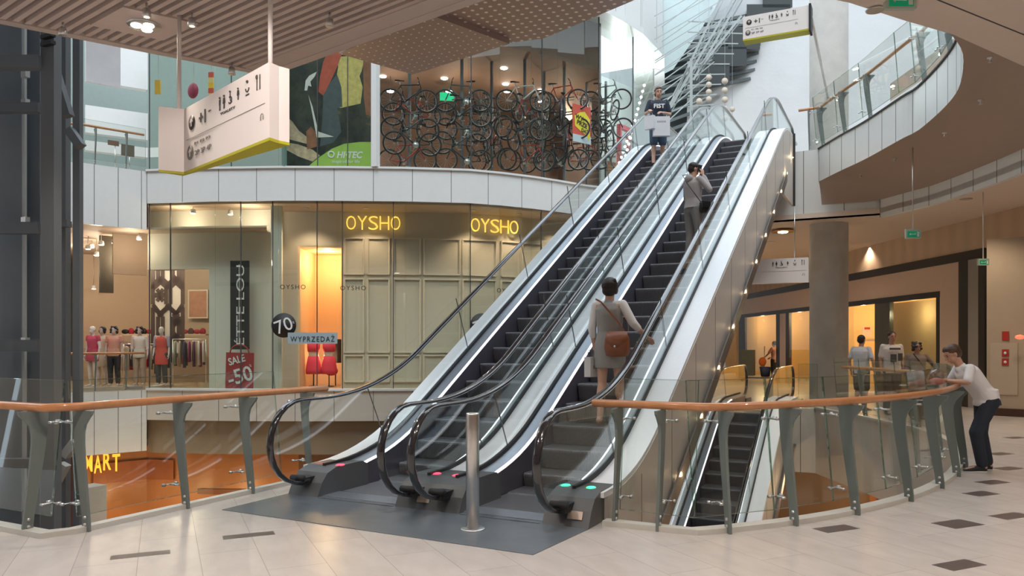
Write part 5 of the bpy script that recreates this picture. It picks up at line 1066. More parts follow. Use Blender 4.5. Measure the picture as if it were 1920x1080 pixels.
        def sl(bb):
            for S in 'RL':
                sh, el, wr = J['sh' + S], J['el' + S], J['wr' + S]; f = sleeve
                capsule(bb, J['chest'] * .45 + sh * .55, sh, .062, .052); capsule(bb, J['neck'] - V(0, 0, .045), sh, .040, .050)
                if f <= 1: capsule(bb, sh, sh.lerp(el, f), .056, .058)
                else: capsule(bb, sh, el, .056, .050); capsule(bb, el, el.lerp(wr, f - 1), .051, .043)
        if sleevem is None: sl(b)
        capsule(b, J['neck'] - V(0, 0, .055), J['neck'] - V(0, 0, .035), .072, .066)
        b.v = [p * s for p in b.v]; remeshed(b, 'dress' if top == 'dress' else top, topm, root, .012, 2)
        if sleevem is not None: b = MB(); sl(b); b.v = [p * s for p in b.v]; remeshed(b, 'sleeves', sleevem, root, .012, 2)
        if top == 'hoodie': b = MB(); n_ = J['neck']; b.ball(n_ + V(0, -.085, -.02), .10, .06, .075, 12); b.v = [p * s for p in b.v]; remeshed(b, 'hood', topm, root, .012, 3)
    if shoem:
        for S in 'RL':
            a, t = J['an' + S], J['toe' + S]; d = (t - a); d.z = 0; d.normalize(); f0 = V(a.x, a.y, t.z) - d * .055; f1 = V(t.x, t.y, t.z) + d * .04; r = V(-d.y, d.x, 0)
            b = MB(); zb = t.z - .022; L = (f1 - f0).length
            prof_ = [(0, .026, .07), (.12, .036, .085), (.35, .036, .080), (.6, .044, .055), (.85, .043, .038), (1, .024, .022)]
            secs = [(f0 + d * L * u + V(0, 0, -.022 + hh / 2), r * w_, V(0, 0, hh / 2)) for u, w_, hh in prof_]; b.loft(secs, 14); b.v = [p * s for p in b.v]; so = b.build('shoe', shoem, root, local=True)
            if solem: b = MB(); b.loft([(f0 + d * L * u + V(0, 0, -.024), r * (w_ + .004), V(0, 0, .010)) for u, w_, hh in prof_], 14); b.v = [p * s for p in b.v]; b.build('sole', solem, so, local=True)
    return root, J, s
mat('eye_dark', (.02, .015, .012), .2); mat('lip', (.38, .13, .10), .5)
SK = mat('fair_skin', (.58, .34, .24), .5, var=.05); SKt = mat('tanned_skin', (.42, .22, .14), .5, var=.05); HRd = mat('dark_brown_hair', (.022, .013, .010), .5, var=.4, scale=60); HRb = mat('brown_hair', (.09, .048, .03), .5, var=.4, scale=60)
def local(root, p):
    M = Matrix.Rotation(root.rotation_euler.z, 4, 'Z'); return Vector(root.location) + M @ Vector(p)
def strap(name, pts, m, parent, w_=.02, t_=.004): b = MB(); [b.bar(pts[i], pts[i + 1], t_, w_) for i in range(len(pts) - 1)]; return b.build(name, m, parent, local=True)
# woman in grey dress on the right escalator
GD = mat('grey_jersey', (.30, .29, .27), .85, bump=.1); WS = mat('white_cotton', (.74, .72, .70), .85, bump=.08)
w_, J, s = person('woman', 'woman in grey dress with white sleeves on the right escalator, seen from behind', (-3.13, 8.72, .63), -4, 1.76, skin=SK, hair=HRd, hairstyle='bob', top='dress', topm=GD, sleevem=WS, sleeve=1.35, hem=.66, bottom=None, shoem=mat('olive_flat_shoe', (.16, .12, .08), .6), g=.93,
    pose=dict(shR=V(.165, -.01, 1.39), elR=V(.29, .0, 1.17), wrR=V(.40, .12, 1.02), shL=V(-.165, -.01, 1.39), elL=V(-.21, -.03, 1.12), wrL=V(-.20, .03, .88), knR=V(.10, .05, .50), anR=V(.11, .09, .085), toeR=V(.13, .24, .03), anL=V(-.08, -.10, .085), toeL=V(-.09, .06, .03), knL=V(-.085, -.02, .49)), yaw=8, fd={'R': (V(.25, .85, -.35), V(0, -.3, -1), .7), 'L': (V(0, .1, -1), V(1, 0, 0), .9)})
LB = mat('tan_brown_leather', (.26, .085, .035), .4, var=.25, bump=.1); bl = local(w_, (.165, -.165, .97)); bag = thing('shoulder_bag', "rounded brown leather shoulder bag on the grey-dressed woman's right hip", 'bag', tuple(bl), w_.rotation_euler.z)
b = MB(); b.loft([(V(0, 0, -.15), V(.07, 0, 0), V(0, .03, 0)), (V(0, 0, -.135), V(.14, 0, 0), V(0, .05, 0)), (V(0, 0, -.05), V(.165, 0, 0), V(0, .062, 0)), (V(0, 0, .06), V(.155, 0, 0), V(0, .055, 0)), (V(0, 0, .135), V(.125, 0, 0), V(0, .035, 0)), (V(0, 0, .15), V(.09, 0, 0), V(0, .02, 0))], 20); b.build('bag_body', LB, bag, local=True)
b = MB(); b.loft([(V(0, -.012, -.04), V(.10, 0, 0), V(0, .052, 0)), (V(0, -.012, .05), V(.150, 0, 0), V(0, .056, 0)), (V(0, -.008, .14), V(.13, 0, 0), V(0, .040, 0))], 18); b.build('flap', LB, bag, local=True); MB().ball((0, -.068, -.03), .014).build('clasp', M_chrome, bag, local=True)
strap('strap', [(.10, .0, .13), (.02, .02, .24), (-.22, .03, .50), (-.30, .06, .535), (-.30, .16, .52), (-.2, .27, .42)], LB, bag); strap('strap', [(.13, .02, .12), (.09, .13, .2), (.02, .26, .28), (-.2, .27, .42)], LB, bag)
def paper_bag(label, loc, rz, w=.26, h=.32, d=.09, m=WS, cat='bag', printm=None, name='paper_bag'):
    r = thing(name, label, cat, loc, rz); b = MB(); b.box(-w / 2, w / 2, -d / 2, d / 2, -h - .1, -.1); b.build('bag_body', m, r, local=True)
    for y in (-d / 2 + .005, d / 2 - .005): MB().tube([(-w * .22, y, -.1), (-w * .15, y, -.02), (0, 0, .0), (w * .15, y, -.02), (w * .22, y, -.1)], .004, 6).build('bag_handle', printm or m, r, local=True)
    if printm: bb = MB(); [bb.box(-w * .25 + k * w * .09, -w * .25 + k * w * .09 + w * .05, -d / 2 - .002, -d / 2 - .0005, -.24, -.20) for k in range(6)]; bb.build('print', printm, r, local=True)
    return r
lh = local(w_, (J['wrL'] * s) + V(0, .02, -.08)); PB = mat('white_paper', (.62, .61, .60), .8); paper_bag("white paper carrier bag in the grey-dressed woman's left hand", (lh.x - .03, lh.y - .02, lh.z + .08), math.radians(70), .20, .24, .10, PB, printm=mat('grey_print', (.25, .25, .25), .7))
b = MB(); q = local(w_, (-.205, .035, .0)); q.z = lh.z + .06
# phone caller
GH = mat('grey_marl_fleece', (.42, .39, .385), .9, bump=.1); GT = mat('grey_chino', (.23, .215, .205), .85, bump=.08)
p_, J, s = person('phone_caller', 'person in grey hoodie and grey trousers talking on a phone on the right escalator', (-3.08, 12.62, 2.94), -38, 1.64, skin=SK, hair=HRd, hairstyle='short', top='hoodie', topm=GH, sleeve=1.85, hem=.92, botm=GT, shoem=mat('cream_trainer', (.50, .46, .40), .7), solem=WS, loose=.026,
    pose=dict(elR=V(.30, .10, 1.20), wrR=V(.145, .09, 1.47), elL=V(-.22, .02, 1.13), wrL=V(-.12, .20, 1.02), anR=V(.12, .06, .085), toeR=V(.15, .22, .03), knR=V(.11, .05, .5)), yaw=-22, pitch=-14, fd={'R': (V(-.2, -.1, 1), V(-1, 0, 0), .8), 'L': (V(.8, .5, .1), V(0, -.6, -.7), .6)})
ph = local(p_, (.104 * s, .05 * s, 1.585 * s)); t = thing('mobile_phone', 'dark phone held to the ear of the person in the grey hoodie', 'phone', tuple(ph)); t.rotation_euler = (math.radians(-14), 0, p_.rotation_euler.z + math.radians(-22)); MB().box(-.004, .004, -.032, .032, -.062, .062).build('phone_case', M_blackmat, t, local=True); MB().box(-.0052, -.004, -.031, .031, -.064, .064).build('screen', mat('phone_glass', (.02, .02, .03), .1), t, local=True)
BKL = mat('black_leather', (.015, .014, .015), .35); bl = local(p_, (.235, .04, .88)); t = thing('crossbody_bag', 'small black bag hanging at the hip of the person in the grey hoodie', 'bag', tuple(bl), p_.rotation_euler.z)
b = MB(); b.loft([(V(0, 0, -.10), V(.03, 0, 0), V(0, .07, 0)), (V(0, 0, -.08), V(.042, 0, 0), V(0, .10, 0)), (V(0, 0, .06), V(.04, 0, 0), V(0, .10, 0)), (V(0, 0, .09), V(.025, 0, 0), V(0, .08, 0))], 16).build('bag_body', BKL, t, local=True); b = MB().box(.03, .048, -.085, .085, -.02, .085).build('flap', BKL, t, local=True)
strap('strap', [(-.02, -.06, .08), (-.05, -.17, .22), (-.22, -.19, .42), (-.40, -.13, .58), (-.41, -.03, .60), (-.40, .08, .54)], BKL, t, .012); strap('strap', [(-.02, .08, .08), (-.08, .13, .25), (-.25, .14, .42), (-.40, .08, .54)], BKL, t, .012)
# man at the top of the left escalator
NV = mat('navy_cotton', (.020, .030, .050), .85); DN = mat('blue_denim', (.075, .12, .18), .85, var=.2, bump=.1)
m_, J, s = person('man', 'man in navy T-shirt, denim shorts and glasses coming down the left escalator', (-5.08, 17.45, 5.71), 205, 1.84, skin=SK, hair=HRb, hairstyle='fringe', top='t_shirt', topm=NV, sleeve=.75, hem=.86, bottom='shorts', botm=DN, shoem=mat('brown_sandal', (.12, .07, .05), .6), glasses=True, g=1.05, loose=.026,
    pose=dict(elR=V(.26, .02, 1.14), wrR=V(.22, .25, 1.14), elL=V(-.25, .0, 1.13), wrL=V(-.08, .22, 1.10), anR=V(.11, .08, .085), toeR=V(.13, .25, .03)), yaw=10, fd={'R': (V(.0, .8, -.1), V(0, -.2, -1), .6), 'L': (V(.7, .5, .0), V(0, -.6, -.8), .8)})
text('shirt_print', 'FIST', .14, V(0, .175, 1.26) * s, (-1, 0, 0), MC['white_vinyl'], None, fitw=.25, fith=.10, depth=.004, bold=.004); tp = bpy.context.scene.objects[-1] if False else [o for o in bpy.data.objects if o.name.startswith('shirt_print')][-1]; tp.parent = m_
g1 = local(m_, V(-.02, .30, 1.08) * s); paper_bag('white carrier bag with faint print held in front of the man in the navy T-shirt', (g1.x, g1.y, g1.z), m_.rotation_euler.z + pi, .38, .44, .10, mat('white_plastic', (.66, .67, .70), .5), printm=mat('grey_print', (.25, .25, .25), .7), name='carrier_bag')
g2 = local(m_, V(.22, .30, 1.10) * s); paper_bag("second pale carrier bag hanging from the navy T-shirt man's railing-side hand", (g2.x, g2.y, g2.z), m_.rotation_euler.z + 2.4, .24, .30, .08, mat('white_plastic', (.66, .67, .70), .5), name='carrier_bag')
# boy leaning on the right railing
WT = mat('white_tee', (.80, .79, .80), .8, bump=.08); JN = mat('dark_navy_jeans', (.022, .030, .048), .8, var=.3, bump=.1)
bx = onz(1844, 884); b_, J, s = person('boy', 'boy in white T-shirt and dark jeans leaning on the right railing', (bx.x, bx.y, 0), 112, 1.70, skin=SK, hair=HRb, hairstyle='fringe', top='t_shirt', topm=WT, sleeve=.8, hem=.82, botm=JN, shoem=mat('black_canvas_shoe', (.02, .02, .025), .7), solem=WS, g=.95, loose=.028, yaw=0, pitch=-28,
    pose=dict(hip=V(0, -.04, .92), waist=V(0, .04, 1.03), chest=V(0, .17, 1.20), neck=V(0, .27, 1.345), head=V(0, .37, 1.47), shR=V(.175, .22, 1.30), shL=V(-.175, .24, 1.30), elR=V(.24, .28, 1.13), elL=V(-.23, .30, 1.13), wrR=V(.08, .46, 1.14), wrL=V(-.06, .50, 1.14), hiR=V(.09, -.04, .88), hiL=V(-.09, -.04, .88), knR=V(.10, -.02, .48), knL=V(-.08, .13, .50), anR=V(.11, -.10, .085), anL=V(-.06, .05, .085), toeR=V(.12, .08, .03), toeL=V(-.06, .23, .03)), fd={'R': (V(-.5, .8, -.05), V(-.3, 0, -1), .7), 'L': (V(.4, .9, .05), V(.3, 0, -1), .7)})
pb = at(1757, 712, 9.55); t = thing('plastic_bag', 'clear plastic bag with pink contents held over the rail by the boy', 'bag', tuple(pb)); MB().loft([(pb + V(0, 0, z), V(a * CS, a * SN, 0), V(-.05 * SN, .05 * CS, 0)) for z, a in ((-.07, .10), (-.06, .13), (.04, .12), (.10, .09), (.13, .03))], 14).build('film', glass('plastic_film', (.85, .80, .78), .15, .1), t)
MB().ball(pb + V(0, 0, -.02), .085, .035, .045).build('contents', mat('pink_contents', (.60, .25, .20), .6), t)
# shoppers beyond the far railing
q = plan(1615, 18.4); person('man', 'man in pale T-shirt seen from behind between column and shop opening', (*q, 0), -25, 1.81, skin=SKt, hair=HRd, top='t_shirt', topm=mat('pale_blue_tee', (.52, .53, .55), .85), sleeve=.7, hem=.84, bottom='shorts', botm=mat('olive_shorts', (.07, .065, .05), .8), shoem=M_blackmat, g=1.12, loose=.03, vox=.014, pose=dict(elR=V(.27, -.02, 1.13), wrR=V(.27, .05, .89), elL=V(-.27, -.02, 1.13), wrL=V(-.27, .05, .89)))
q = plan(1672, 17.4); r, J, s = person('man', 'man in white printed T-shirt facing the viewer beyond the far railing', (*q, 0), 205, 1.88, skin=SKt, hair=HRd, top='t_shirt', topm=mat('cream_printed_tee', (.55, .50, .46), .85), sleeve=.7, hem=.84, botm=mat('dark_trousers', (.04, .035, .035), .8), shoem=M_blackmat, g=1.08, loose=.026, vox=.014)
b = MB(); b.box(-.02, .10, .165, .172, 1.08, 1.24); b.box(-.14, -.05, .165, .172, 1.10, 1.26); b.box(-.10, .12, .165, .172, 1.33, 1.37); b.v = [p * s for p in b.v]; b.build('shirt_print', mat('dark_print', (.06, .055, .05), .8), r, local=True)
q = plan(1719, 16.3); r, J, s = person('woman', 'woman with curly dark hair and sunglasses, hand on hip, beyond the far railing', (*q, 0), 200, 1.64, skin=SKt, hair=HRd, hairstyle='curly', top='blouse', topm=mat('grey_brown_blouse', (.20, .15, .12), .8), sleeve=1.5, hem=.84, botm=mat('dark_trousers', (.04, .035, .035), .8), shoem=M_blackmat, glasses=True, g=1.05, loose=.03, vox=.014, pose=dict(elL=V(-.40, -.02, 1.16), wrL=V(-.22, .06, 1.02)))
strap('bag_strap', [(.12, .12, 1.40), (.02, .17, 1.25), (-.12, .16, 1.05)], BKL, r, .02)
# cleaner with trolley far down the corridor
q = plan(1452, 33); person('cleaner', 'cleaner in pink top pushing a trolley far down the corridor', (*q, 0), 60, 1.72, skin=SKt, hair=HRd, top='blouse', topm=mat('pink_work_top', (.46, .24, .20), .8), sleeve=.7, hem=.80, botm=M_blackmat, shoem=M_blackmat, vox=.016, g=1.1, pose=dict(elR=V(.26, .12, 1.15), wrR=V(.2, .36, 1.0), elL=V(-.26, .12, 1.15), wrL=V(-.2, .36, 1.0)))
q = plan(1428, 32.6); t = thing('cleaning_trolley', 'cleaning trolley with grey bin, blue bucket and orange cloth beside the cleaner', 'trolley', (*q, 0)); x, y = q
MB().box(x - .85, x - .3, y - .25, y + .25, .25, 1.35).build('bin', mat('grey_green_bin', (.10, .12, .11), .6), t); MB().lathe([(.18, 0), (.24, .42), (.22, .42), (.001, .38)], (x + .15, y, .22), 16).build('bucket', mat('navy_bucket', (.03, .05, .13), .5), t); MB().ball((x + .05, y - .1, .85), .16, .12, .2).build('cloth', mat('orange_cloth', (.65, .16, .03), .8), t)
MB().box(x - .9, x + .5, y - .28, y + .28, .14, .2).build('tray', M_dark, t); MB().tube([(x + .1, y, .2), (x + .12, y, 1.5)], .02).build('mop_handle', M_steel, t)
for dx in (-.75, .4):
    for dy in (-.2, .2): MB().tube([(x + dx, y + dy - .02, .07), (x + dx, y + dy + .02, .07)], .07, 12).build('wheel', M_blackmat, t)
# ============================================================ MANNEQUINS, CLOTHES
MS = mat('pale_mannequin', (.60, .48, .40), .35); MW = mat('white_mannequin', (.68, .58, .50), .4)
def mann(px, off, rz, label, skin, **k):
    v = fp(px, off); return person('mannequin', label, (v[0], v[1], .345), rz, 1.78, skin=skin, cat='mannequin', vox=.016, face=False, **k)
fl = lambda n, c: mat(n, c, .8)
mann(174, .9, 190, 'mannequin in red-pink dress, leftmost of the window group', MW, top='dress', topm=fl('cerise_cloth', (.50, .06, .10)), hem=.72, bottom=None, sleeve=.3)
mann(192, 1.5, 200, 'mannequin in cream top and skirt, second from the lift shaft', MS, hair=M_blackmat, hairstyle='bob', top='dress', topm=fl('cream_cloth', (.60, .48, .34)), hem=.55, bottom=None)
mann(214, 1.1, 215, 'dark-haired mannequin with pale top and black trousers, third from the lift shaft', MS, hair=M_blackmat, hairstyle='curly', top='blouse', topm=fl('salmon_cloth', (.62, .30, .20)), hem=.85, botm=M_blackmat)
mann(262, 1.0, 215, 'mannequin in white blouse under curly black wig, in front of the banner', MS, hair=M_blackmat, hairstyle='curly', top='blouse', topm=fl('ivory_cloth', (.68, .58, .48)), sleeve=1.3, hem=.80, botm=fl('beige_cloth', (.42, .30, .20)))
mann(303, .9, 205, 'mannequin in lilac shirt, red skirt and dark trousers', MW, top='dress', topm=fl('coral_red_cloth', (.66, .08, .05)), hem=.60, botm=fl('charcoal_cloth', (.05, .05, .05)), sleevem=fl('lilac_cloth', (.45, .36, .42)), sleeve=.9)
PINK = fl('neon_pink_lingerie', (.80, .05, .09)); 
for px, l in ((588, 'left headless mannequin torso in pink-red lingerie on a stand in the lit niche'), (617, 'right headless mannequin torso in pink-red lingerie on a stand in the lit niche')):
    v = fp(px, OW + .5); t = thing('torso_mannequin', l, 'mannequin', (v[0], v[1], .27)); tg = ftan(px); nn = tg.cross(V(0, 0, 1)); c = V(*v, 0)
    secs = [(c + V(0, 0, z), tg * a, nn * b_) for z, a, b_ in ((1.0, .13, .10), (1.1, .19, .13), (1.25, .15, .11), (1.45, .18, .13), (1.62, .20, .11), (1.72, .09, .06), (1.8, .06, .05))]; MB().loft(secs, 16).build('torso', MS, t)
    MB().loft([(c + V(0, 0, z), tg * a, nn * b_) for z, a, b_ in ((1.36, .185, .135), (1.5, .20, .15), (1.6, .20, .13), (1.66, .14, .09))], 16).build('bra', PINK, t); MB().loft([(c + V(0, 0, z), tg * a, nn * b_) for z, a, b_ in ((.66, .24, .17), (.8, .25, .17), (1.0, .22, .15), (1.22, .17, .13))], 16).build('skirt', PINK, t)
    MB().tube([c + V(0, 0, .30), c + V(0, 0, 1.0)], .018).build('stand_pole', M_blackmat, t); MB().lathe([(.16, 0), (.16, .015), (.02, .03)], (v[0], v[1], .27), 20).build('stand_foot', M_blackmat, t)
v = fp(629, OW + .9); t = thing('clothes_stand', 'low niche display with black garments and red underwear at the right', 'display', (v[0], v[1], .27)); MB().box(v[0] - .16, v[0] + .16, v[1] - .1, v[1] + .1, 1.0, 1.75).build('black_garment', M_blackmat, t); MB().ball((v[0] - .05, v[1] - .15, .75), .26, .14, .16).build('red_garment', PINK, t); MB().tube([(v[0], v[1], .27), (v[0], v[1], 1.1)], .02).build('pole', M_blackmat, t)
# clothes rails
def clothes_rail(px0, px1, off, zt, label, glabel, cols, w=.42):
    A, B = V(*fp(px0, off), 0), V(*fp(px1, off), 0); t = thing('clothes_rail', label, 'clothes rail', (A.x, A.y, .26)); MB().tube([A + V(0, 0, zt), B + V(0, 0, zt)], .016).build('rail', M_steel, t)
    for p in (A, B): MB().tube([p + V(0, 0, .27), p + V(0, 0, zt)], .016).build('upright', M_steel, t)
    tg = (B - A).normalized(); nn = tg.cross(V(0, 0, 1)); n = len(cols)
    for k, c in enumerate(cols):
        p = A + (B - A) * ((k + .5) / n); g_ = MB(); L = R.uniform(.7, 1.0); fr = (tg * .45 + nn * .9).normalized(); sd = fr.cross(V(0, 0, 1))
        g_.loft([(p + V(0, 0, zt - .06), fr * .05, sd * .03), (p + V(0, 0, zt - .12), fr * w * .45, sd * .035), (p + V(0, 0, zt - .3), fr * w * .42, sd * .04), (p + V(0, 0, zt - L), fr * w * .46, sd * .05)], 12); g_.tube([p + V(0, 0, zt + .015), p + V(0, 0, zt - .06)], .004, 5)
        tag(g_.build('hanging_garment', c), glabel[k] if isinstance(glabel, list) else glabel, 'garment', None if isinstance(glabel, list) else label + ' garments')
cs = [fl('sage_cloth', (.30, .34, .24)), fl('oat_cloth', (.50, .40, .30)), fl('navy_cloth', (.04, .05, .09)), fl('magenta_cloth', (.33, .03, .14)), fl('purple_cloth', (.12, .03, .10)), fl('white_shirt_cloth', (.70, .66, .62)), fl('white_shirt_cloth', (.70, .66, .62))]
nm_ = ['sage green', 'oatmeal', 'navy', 'magenta', 'dark purple', 'white', 'rightmost white']
clothes_rail(324, 386, 1.0 + .9, 1.75, 'clothes rail with pale shirts at the right of the clothing shop opening', [n + ' garment on the right-hand clothes rail, %s' % (['leftmost', 'second from left', 'third from left', 'in the middle', 'fifth from left', 'sixth from left', 'at the end by the wall'][i]) for i, n in enumerate(nm_)], cs)
clothes_rail(232, 258, 2.4, 1.6, 'clothes rail between the mannequins', ['cream garment on the rail between the mannequins', 'dark garment on the rail between the mannequins', 'red garment on the rail between the mannequins', 'beige garment on the rail between the mannequins'], [cs[1], cs[2], fl('crimson_cloth', (.36, .02, .04)), fl('beige_cloth', (.42, .30, .20))])
clothes_rail(272, 296, 2.2, 1.6, 'clothes rail behind the lilac mannequin', ['dark red garment behind the lilac mannequin', 'cream garment behind the lilac mannequin', 'grey garment behind the lilac mannequin'], [MC['crimson_cloth'], cs[1], fl('charcoal_cloth', (.05, .05, .05))])
dk_ = [fl('charcoal_cloth', (.05, .05, .05)), MC['crimson_cloth'], fl('dark_brown_item', (.08, .04, .03)), cs[2], cs[1]]
clothes_rail(228, 300, 4.6, 1.7, 'long clothes rail of mixed dark garments deep in the shop, left', 'garment on the long left rail deep in the clothing shop', [dk_[(k * 3) % 5] for k in range(12)])
clothes_rail(306, 386, 4.9, 1.7, 'long clothes rail of mixed dark garments deep in the shop, right', 'garment on the long right rail deep in the clothing shop', [dk_[(k * 2 + 1) % 5] for k in range(12)])
A, B = fp(236, 6.5), fp(392, 6.5); sh = thing('wall_shelf', 'long shelf with dark shoes and bags along the back of the clothing shop', 'shelf', (*A, 1.9)); MB().wallbox(A, B, 1.92, 1.97, -.35).build('board', mat('pale_shelf', (.66, .55, .42), .5), sh)
for k in range(14):
    p = V(*A, 0).lerp(V(*B, 0), (k + .5) / 14); b = MB(); b.ball(p + V(0, -.15, 2.06), .14 + .05 * (k % 3 == 0), .08, .09 + .05 * (k % 2), 10); tag(b.build('shoulder_bag' if k % 2 else 'shoe_pair', [M_blackmat, fl('crimson_cloth', (.36, .02, .04)), fl('dark_brown_item', (.08, .04, .03))][k % 3 if k != 12 else 1]), 'small dark accessory standing on the long back shelf of the clothing shop', 'accessory', 'accessories on the back shelf')
for px0, px1, l, c in ((242, 268, 'low grey display plinth at the feet of the mannequins', (.33, .32, .30)), (272, 288, 'low white display plinth beside the clothes rail', (.62, .56, .5)), (158, 236, 'long low cream display plinth under the left mannequins', (.5, .42, .33))):
    tag(MB().wallbox(fp(px0, .45), fp(px1, .45), .265, .34, 1.3).build('display_plinth', mat('plinth_%d' % px0, c, .5)), l, 'plinth')
# ============================================================ BICYCLES
RIM = mat('bicycle_rim_alloy', (.5, .5, .5), .3, metal=.8); BF = [mat('bicycle_frame_%s' % n, c, .3) for n, c in (('black', (.02, .02, .022)), ('white', (.6, .6, .62)), ('graphite', (.08, .09, .10)), ('red', (.35, .03, .02)))]
def bicycle():
    r = bpy.data.objects.new('bicycle', None); COL.objects.link(r)
    for x in (-.53, .53):
        b = MB(); b.tube([(x + .325 * math.cos(a), 0, .34 + .325 * math.sin(a)) for a in [k * pi / 16 for k in range(32)]],   .028, 8, closed=True); wh = b.build('wheel', M_blackmat, r, local=True)
        b = MB(); b.tube([(x + .30 * math.cos(a), 0, .34 + .30 * math.sin(a)) for a in [k * pi / 12 for k in range(24)]], .008, 5, closed=True)
        for k in range(14): a = k * pi / 7; b.bar((x, .02 * (-1) ** k, .34), (x + .30 * math.cos(a), 0, .34 + .30 * math.sin(a)), .003, .003)
        b.tube([(x, -.05, .34), (x, .05, .34)], .02); b.build('rim_and_spokes', RIM, wh, local=True)
    b = MB(); bb, st, hd, hb, ra, fa = (-.10, 0, .30), (-.24, 0, .78), (.33, 0, .82), (.37, 0, .70), (-.53, 0, .34), (.53, 0, .34)
    for p, q, w_ in ((bb, st, .018), (st, hd, .019), (bb, hb, .022), (hd, hb, .022)): b.tube([p, q], w_)
    for y in (-.05, .05): b.tube([(bb[0], y * .6, bb[2]), (ra[0], y, ra[2])], .010); b.tube([(st[0], y * .3, st[2] - .03), (ra[0], y, ra[2])], .009); b.tube([(hb[0], y, hb[2] - .02), (fa[0], y, fa[2])], .013)
    b.build('frame', BF[0], r, local=True)
    b = MB(); b.tube([hd, (.30, 0, .92)], .014); b.tube([(.27, -.31, .93), (.31, -.12, .92), (.32, 0, .92), (.31, .12, .92), (.27, .31, .93)], .012); b.build('handlebar', M_blackmat, r, local=True)
    b = MB(); b.tube([st, (-.26, 0, .90)], .013); b.build('seat_post', RIM, r, local=True); b = MB(); b.loft([(V(-.40, 0, .92), V(0, .07, 0), V(0, 0, .02)), (V(-.32, 0, .925), V(0, .065, 0), V(0, 0, .022)), (V(-.2, 0, .92), V(0, .025, 0), V(0, 0, .018)), (V(-.12, 0, .915), V(0, .018, 0), V(0, 0, .012))], 10).build('saddle', M_blackmat, r, local=True)
    b = MB(); b.tube([(-.10, .03, .30), (-.10, .045, .30)], .095, 20); b.bar((-.10, .06, .30), (-.02, .06, .15), .012, .02); b.bar((-.10, -.06, .30), (-.18, -.06, .45), .012, .02); b.box(-.05, .05, -.11, -.06, .14, .155); b.build('crankset', RIM, r, local=True)
    return r
bk0 = bicycle(); first = True
rows = [(185, 'top'), (212, 'second'), (239, 'third'), (266, 'fourth'), (297, 'lowest')]
cols = [(768, 'leftmost stack', .0, .7), (866, 'second stack from the left', .0, .8), (922, 'third stack from the left', .9, 1.5), (984, 'fourth stack, near the window middle', .5, .8), (1020, 'fifth stack from the left', 1.1, 1.5), (1058, 'stack just left of the red poster', .8, .6), (1100, 'stack behind the red poster', .7, 1.5), (1136, 'rightmost stack by the escalator', 1.0, .9)]
made = []
for ci, (px, cn, ang, off) in enumerate(cols):
    xs = []
    for ri, (py, rn) in enumerate(rows):
        if ci in (2, 4, 6) and ri == 0: continue
        o = bk0 if first else copy_tree(bk0); first = False
        p = fpt(px + R.uniform(-5, 5), py, off); tgn = ftan(px); base = math.atan2(tgn.y, tgn.x); fl_ = pi if (ri + ci) % 2 and ang < .5 else 0
        o.location = (p.x, p.y, p.z - .40); o.rotation_euler = (R.uniform(-.1, .1), R.uniform(-.05, .05), base + ang * (1 if ri % 2 else -1) * 1 + fl_ + R.uniform(-.06, .06))
        tag(o, 'bicycle in the %s row, %s' % (rn, cn), 'bicycle', 'bicycles stacked in the upper shop window'); made.append(o)
        c_ = 1 if (ci, ri) in ((7, 1), (3, 0)) else (ri + ci * 2) % 3 * (1 if (ri + ci) % 3 else 0)
        for ch in o.children:
            if ch.name.startswith('frame') and c_: ch.data = ch.data.copy(); ch.data.materials[0] = BF[1 if c_ == 1 and (ci, ri) in ((7, 1), (3, 0)) else (2 if c_ != 1 else 3)]
    q0 = fpt(px, 200, off + .12); rk = thing('bicycle_rack', 'dark steel pole rack carrying the bicycles, %s' % cn, 'rack', (q0.x, q0.y, 6.68)); MB().box(q0.x - .035, q0.x + .035, q0.y - .035, q0.y + .035, 6.68, 10.54).build('pole', M_dark, rk)
    for py, _ in rows: z_ = zat(py, fd(px) + off) + .05; MB().bar((q0.x - .35, q0.y, z_), (q0.x + .35, q0.y, z_), .03, .03).build('hook_arm', M_dark, rk)
# string of small lamps right of the bicycles, red stand
for k in range(26):
    px = 1208 - (k * 2.9 if k < 15 else (k - 15) * 3.5 + 22); py = 160 + (k * 11 if k < 15 else (k - 15) * 10 + 75); v = fpt(px, py, .8)
    tag(MB().ball(v, .045).build('string_lamp', emis('lamp_cool', (1, .95, .9), 12)), 'tiny round lamp in the sloping strings of lights behind the right upper glass', 'light', 'string lamps behind the upper glass')
for a, b__, l in ((0, 14, 'thin wire carrying the right string of small lamps'), (15, 25, 'thin wire carrying the left string of small lamps')):
    pt_ = lambda k: fpt(1208 - (k * 2.9 if k < 15 else (k - 15) * 3.5 + 22), 160 + (k * 11 if k < 15 else (k - 15) * 10 + 75), .8); p0, p1 = pt_(a), pt_(b__); q1 = V(p0.x, p0.y, 12.25); tag(MB().tube([q1, p0 + V(0, .05, .05), p1 + V(0, .05, 0)], .006, 5).build('lamp_wire', M_steel), l, 'wire')
v = fpt(1170, 285, 1.5); t = thing('display_stand', 'dark red rectangular display frame behind the right upper glass', 'display', tuple(v)); tg = ftan(1165)
for dx in (-.33, .33): MB().bar(v + tg * dx - V(0, 0, 1.0), v + tg * dx + V(0, 0, .9), .14, .14).build('upright', mat('deep_red_frame', (.35, .02, .04), .5), t)
for dz in (-.9, .85): MB().bar(v - tg * .38 + V(0, 0, dz), v + tg * .38 + V(0, 0, dz), .14, .14).build('cross_bar', MC['deep_red_frame'], t)
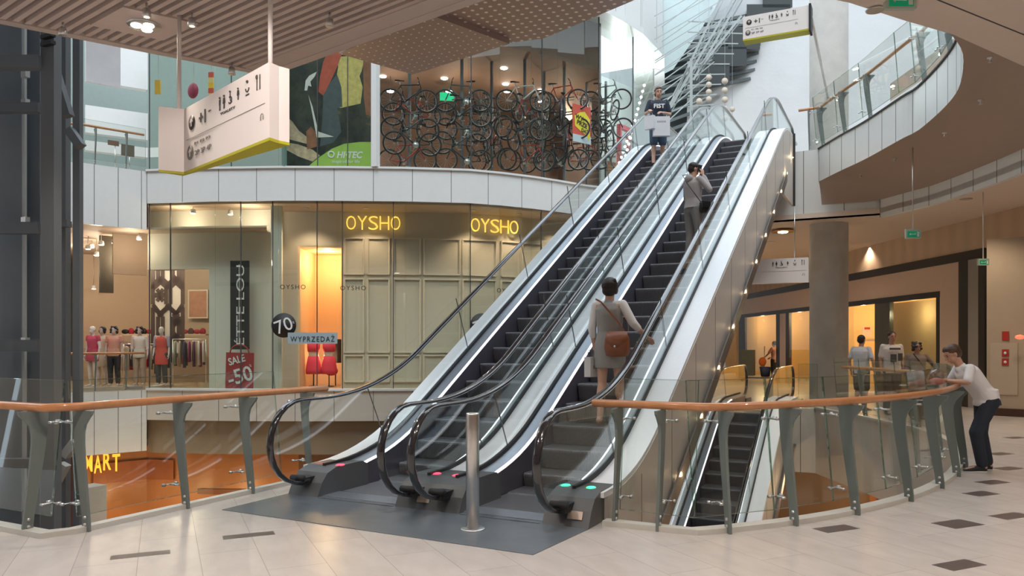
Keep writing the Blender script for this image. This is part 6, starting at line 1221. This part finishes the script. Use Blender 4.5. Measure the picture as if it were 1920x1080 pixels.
v = fpt(1150, 322, .6); t = thing('window_poster', 'small orange picture poster low behind the left handrail', 'poster', tuple(v)); panel_on(MB(), v, ftan(1150), .62, .65, .03).build('board', mat('orange_green_print', (.55, .22, .08), .6, var=.6, scale=9), t)
# items of the upper left corner shop
v = fpt(1085, 196, 3.2); tag(panel_on(MB(), v, ftan(1085), 1.3, 1.3, .05).build('backlit_panel', mat('pale_peach_panel', (.75, .55, .42), .6)), 'pale peach lit panel behind the bicycles above the red poster', 'panel')
v = fpt(194, 118, 1.5); ac = MB(); panel_on(ac, v, ftan(200), .95, 1.3, .1); ac.tube([v + V(0, .05, .6), V(v.x, v.y + .05, 12.25)], .01, 5); tag(ac.build('advert_panel', mat('pale_advert', (.70, .70, .72), .5, var=.12, scale=2)), 'pale advertising panel high in the upper left window', 'panel')
for px, py, w_, h_, c, l in ((395, 160, .16, .8, (.70, .35, .05), 'striped red and yellow totem behind the sign rod'), (295, 163, .18, .42, (.62, .38, .04), 'hanging amber ornament in the upper left window'), (362, 170, .42, .40, (.32, .03, .07), 'dark red balloon shape behind the large sign'), (213, 268, .30, .14, (.16, .09, .05), 'small brown plaque low in the upper left glass'), (240, 282, .36, .34, (.12, .10, .07), 'dark display card low in the upper left glass')):
    v = fpt(px, py, 1.0); t = thing('window_display', l, 'display', tuple(v)); m = mat('display_%d' % px, c, .5)
    if py < 200: MB().tube([v + V(0, .03, 0), V(v.x, v.y + .03, 12.2)], .006, 5).build('cord', M_steel, t)
    else: MB().tube([v + V(0, .05, 0), V(v.x, v.y + .05, 6.66)], .012, 5).build('stand_pole', M_steel, t)
    if px == 362: MB().ball(v, w_ * .5, .1, h_ * .6, 16).build('balloon', m, t)
    elif px == 395:
        for k in range(5): panel_on(MB(), v + V(0, 0, .32 - k * .16), ftan(px), w_, .16, .05).build('stripe', mat('totem_%d' % (k % 3), [(.6, .08, .05), (.70, .50, .2), (.75, .45, .02)][k % 3], .6), t)
    else: panel_on(MB(), v, ftan(px), w_, h_, .05).build('board', m, t)
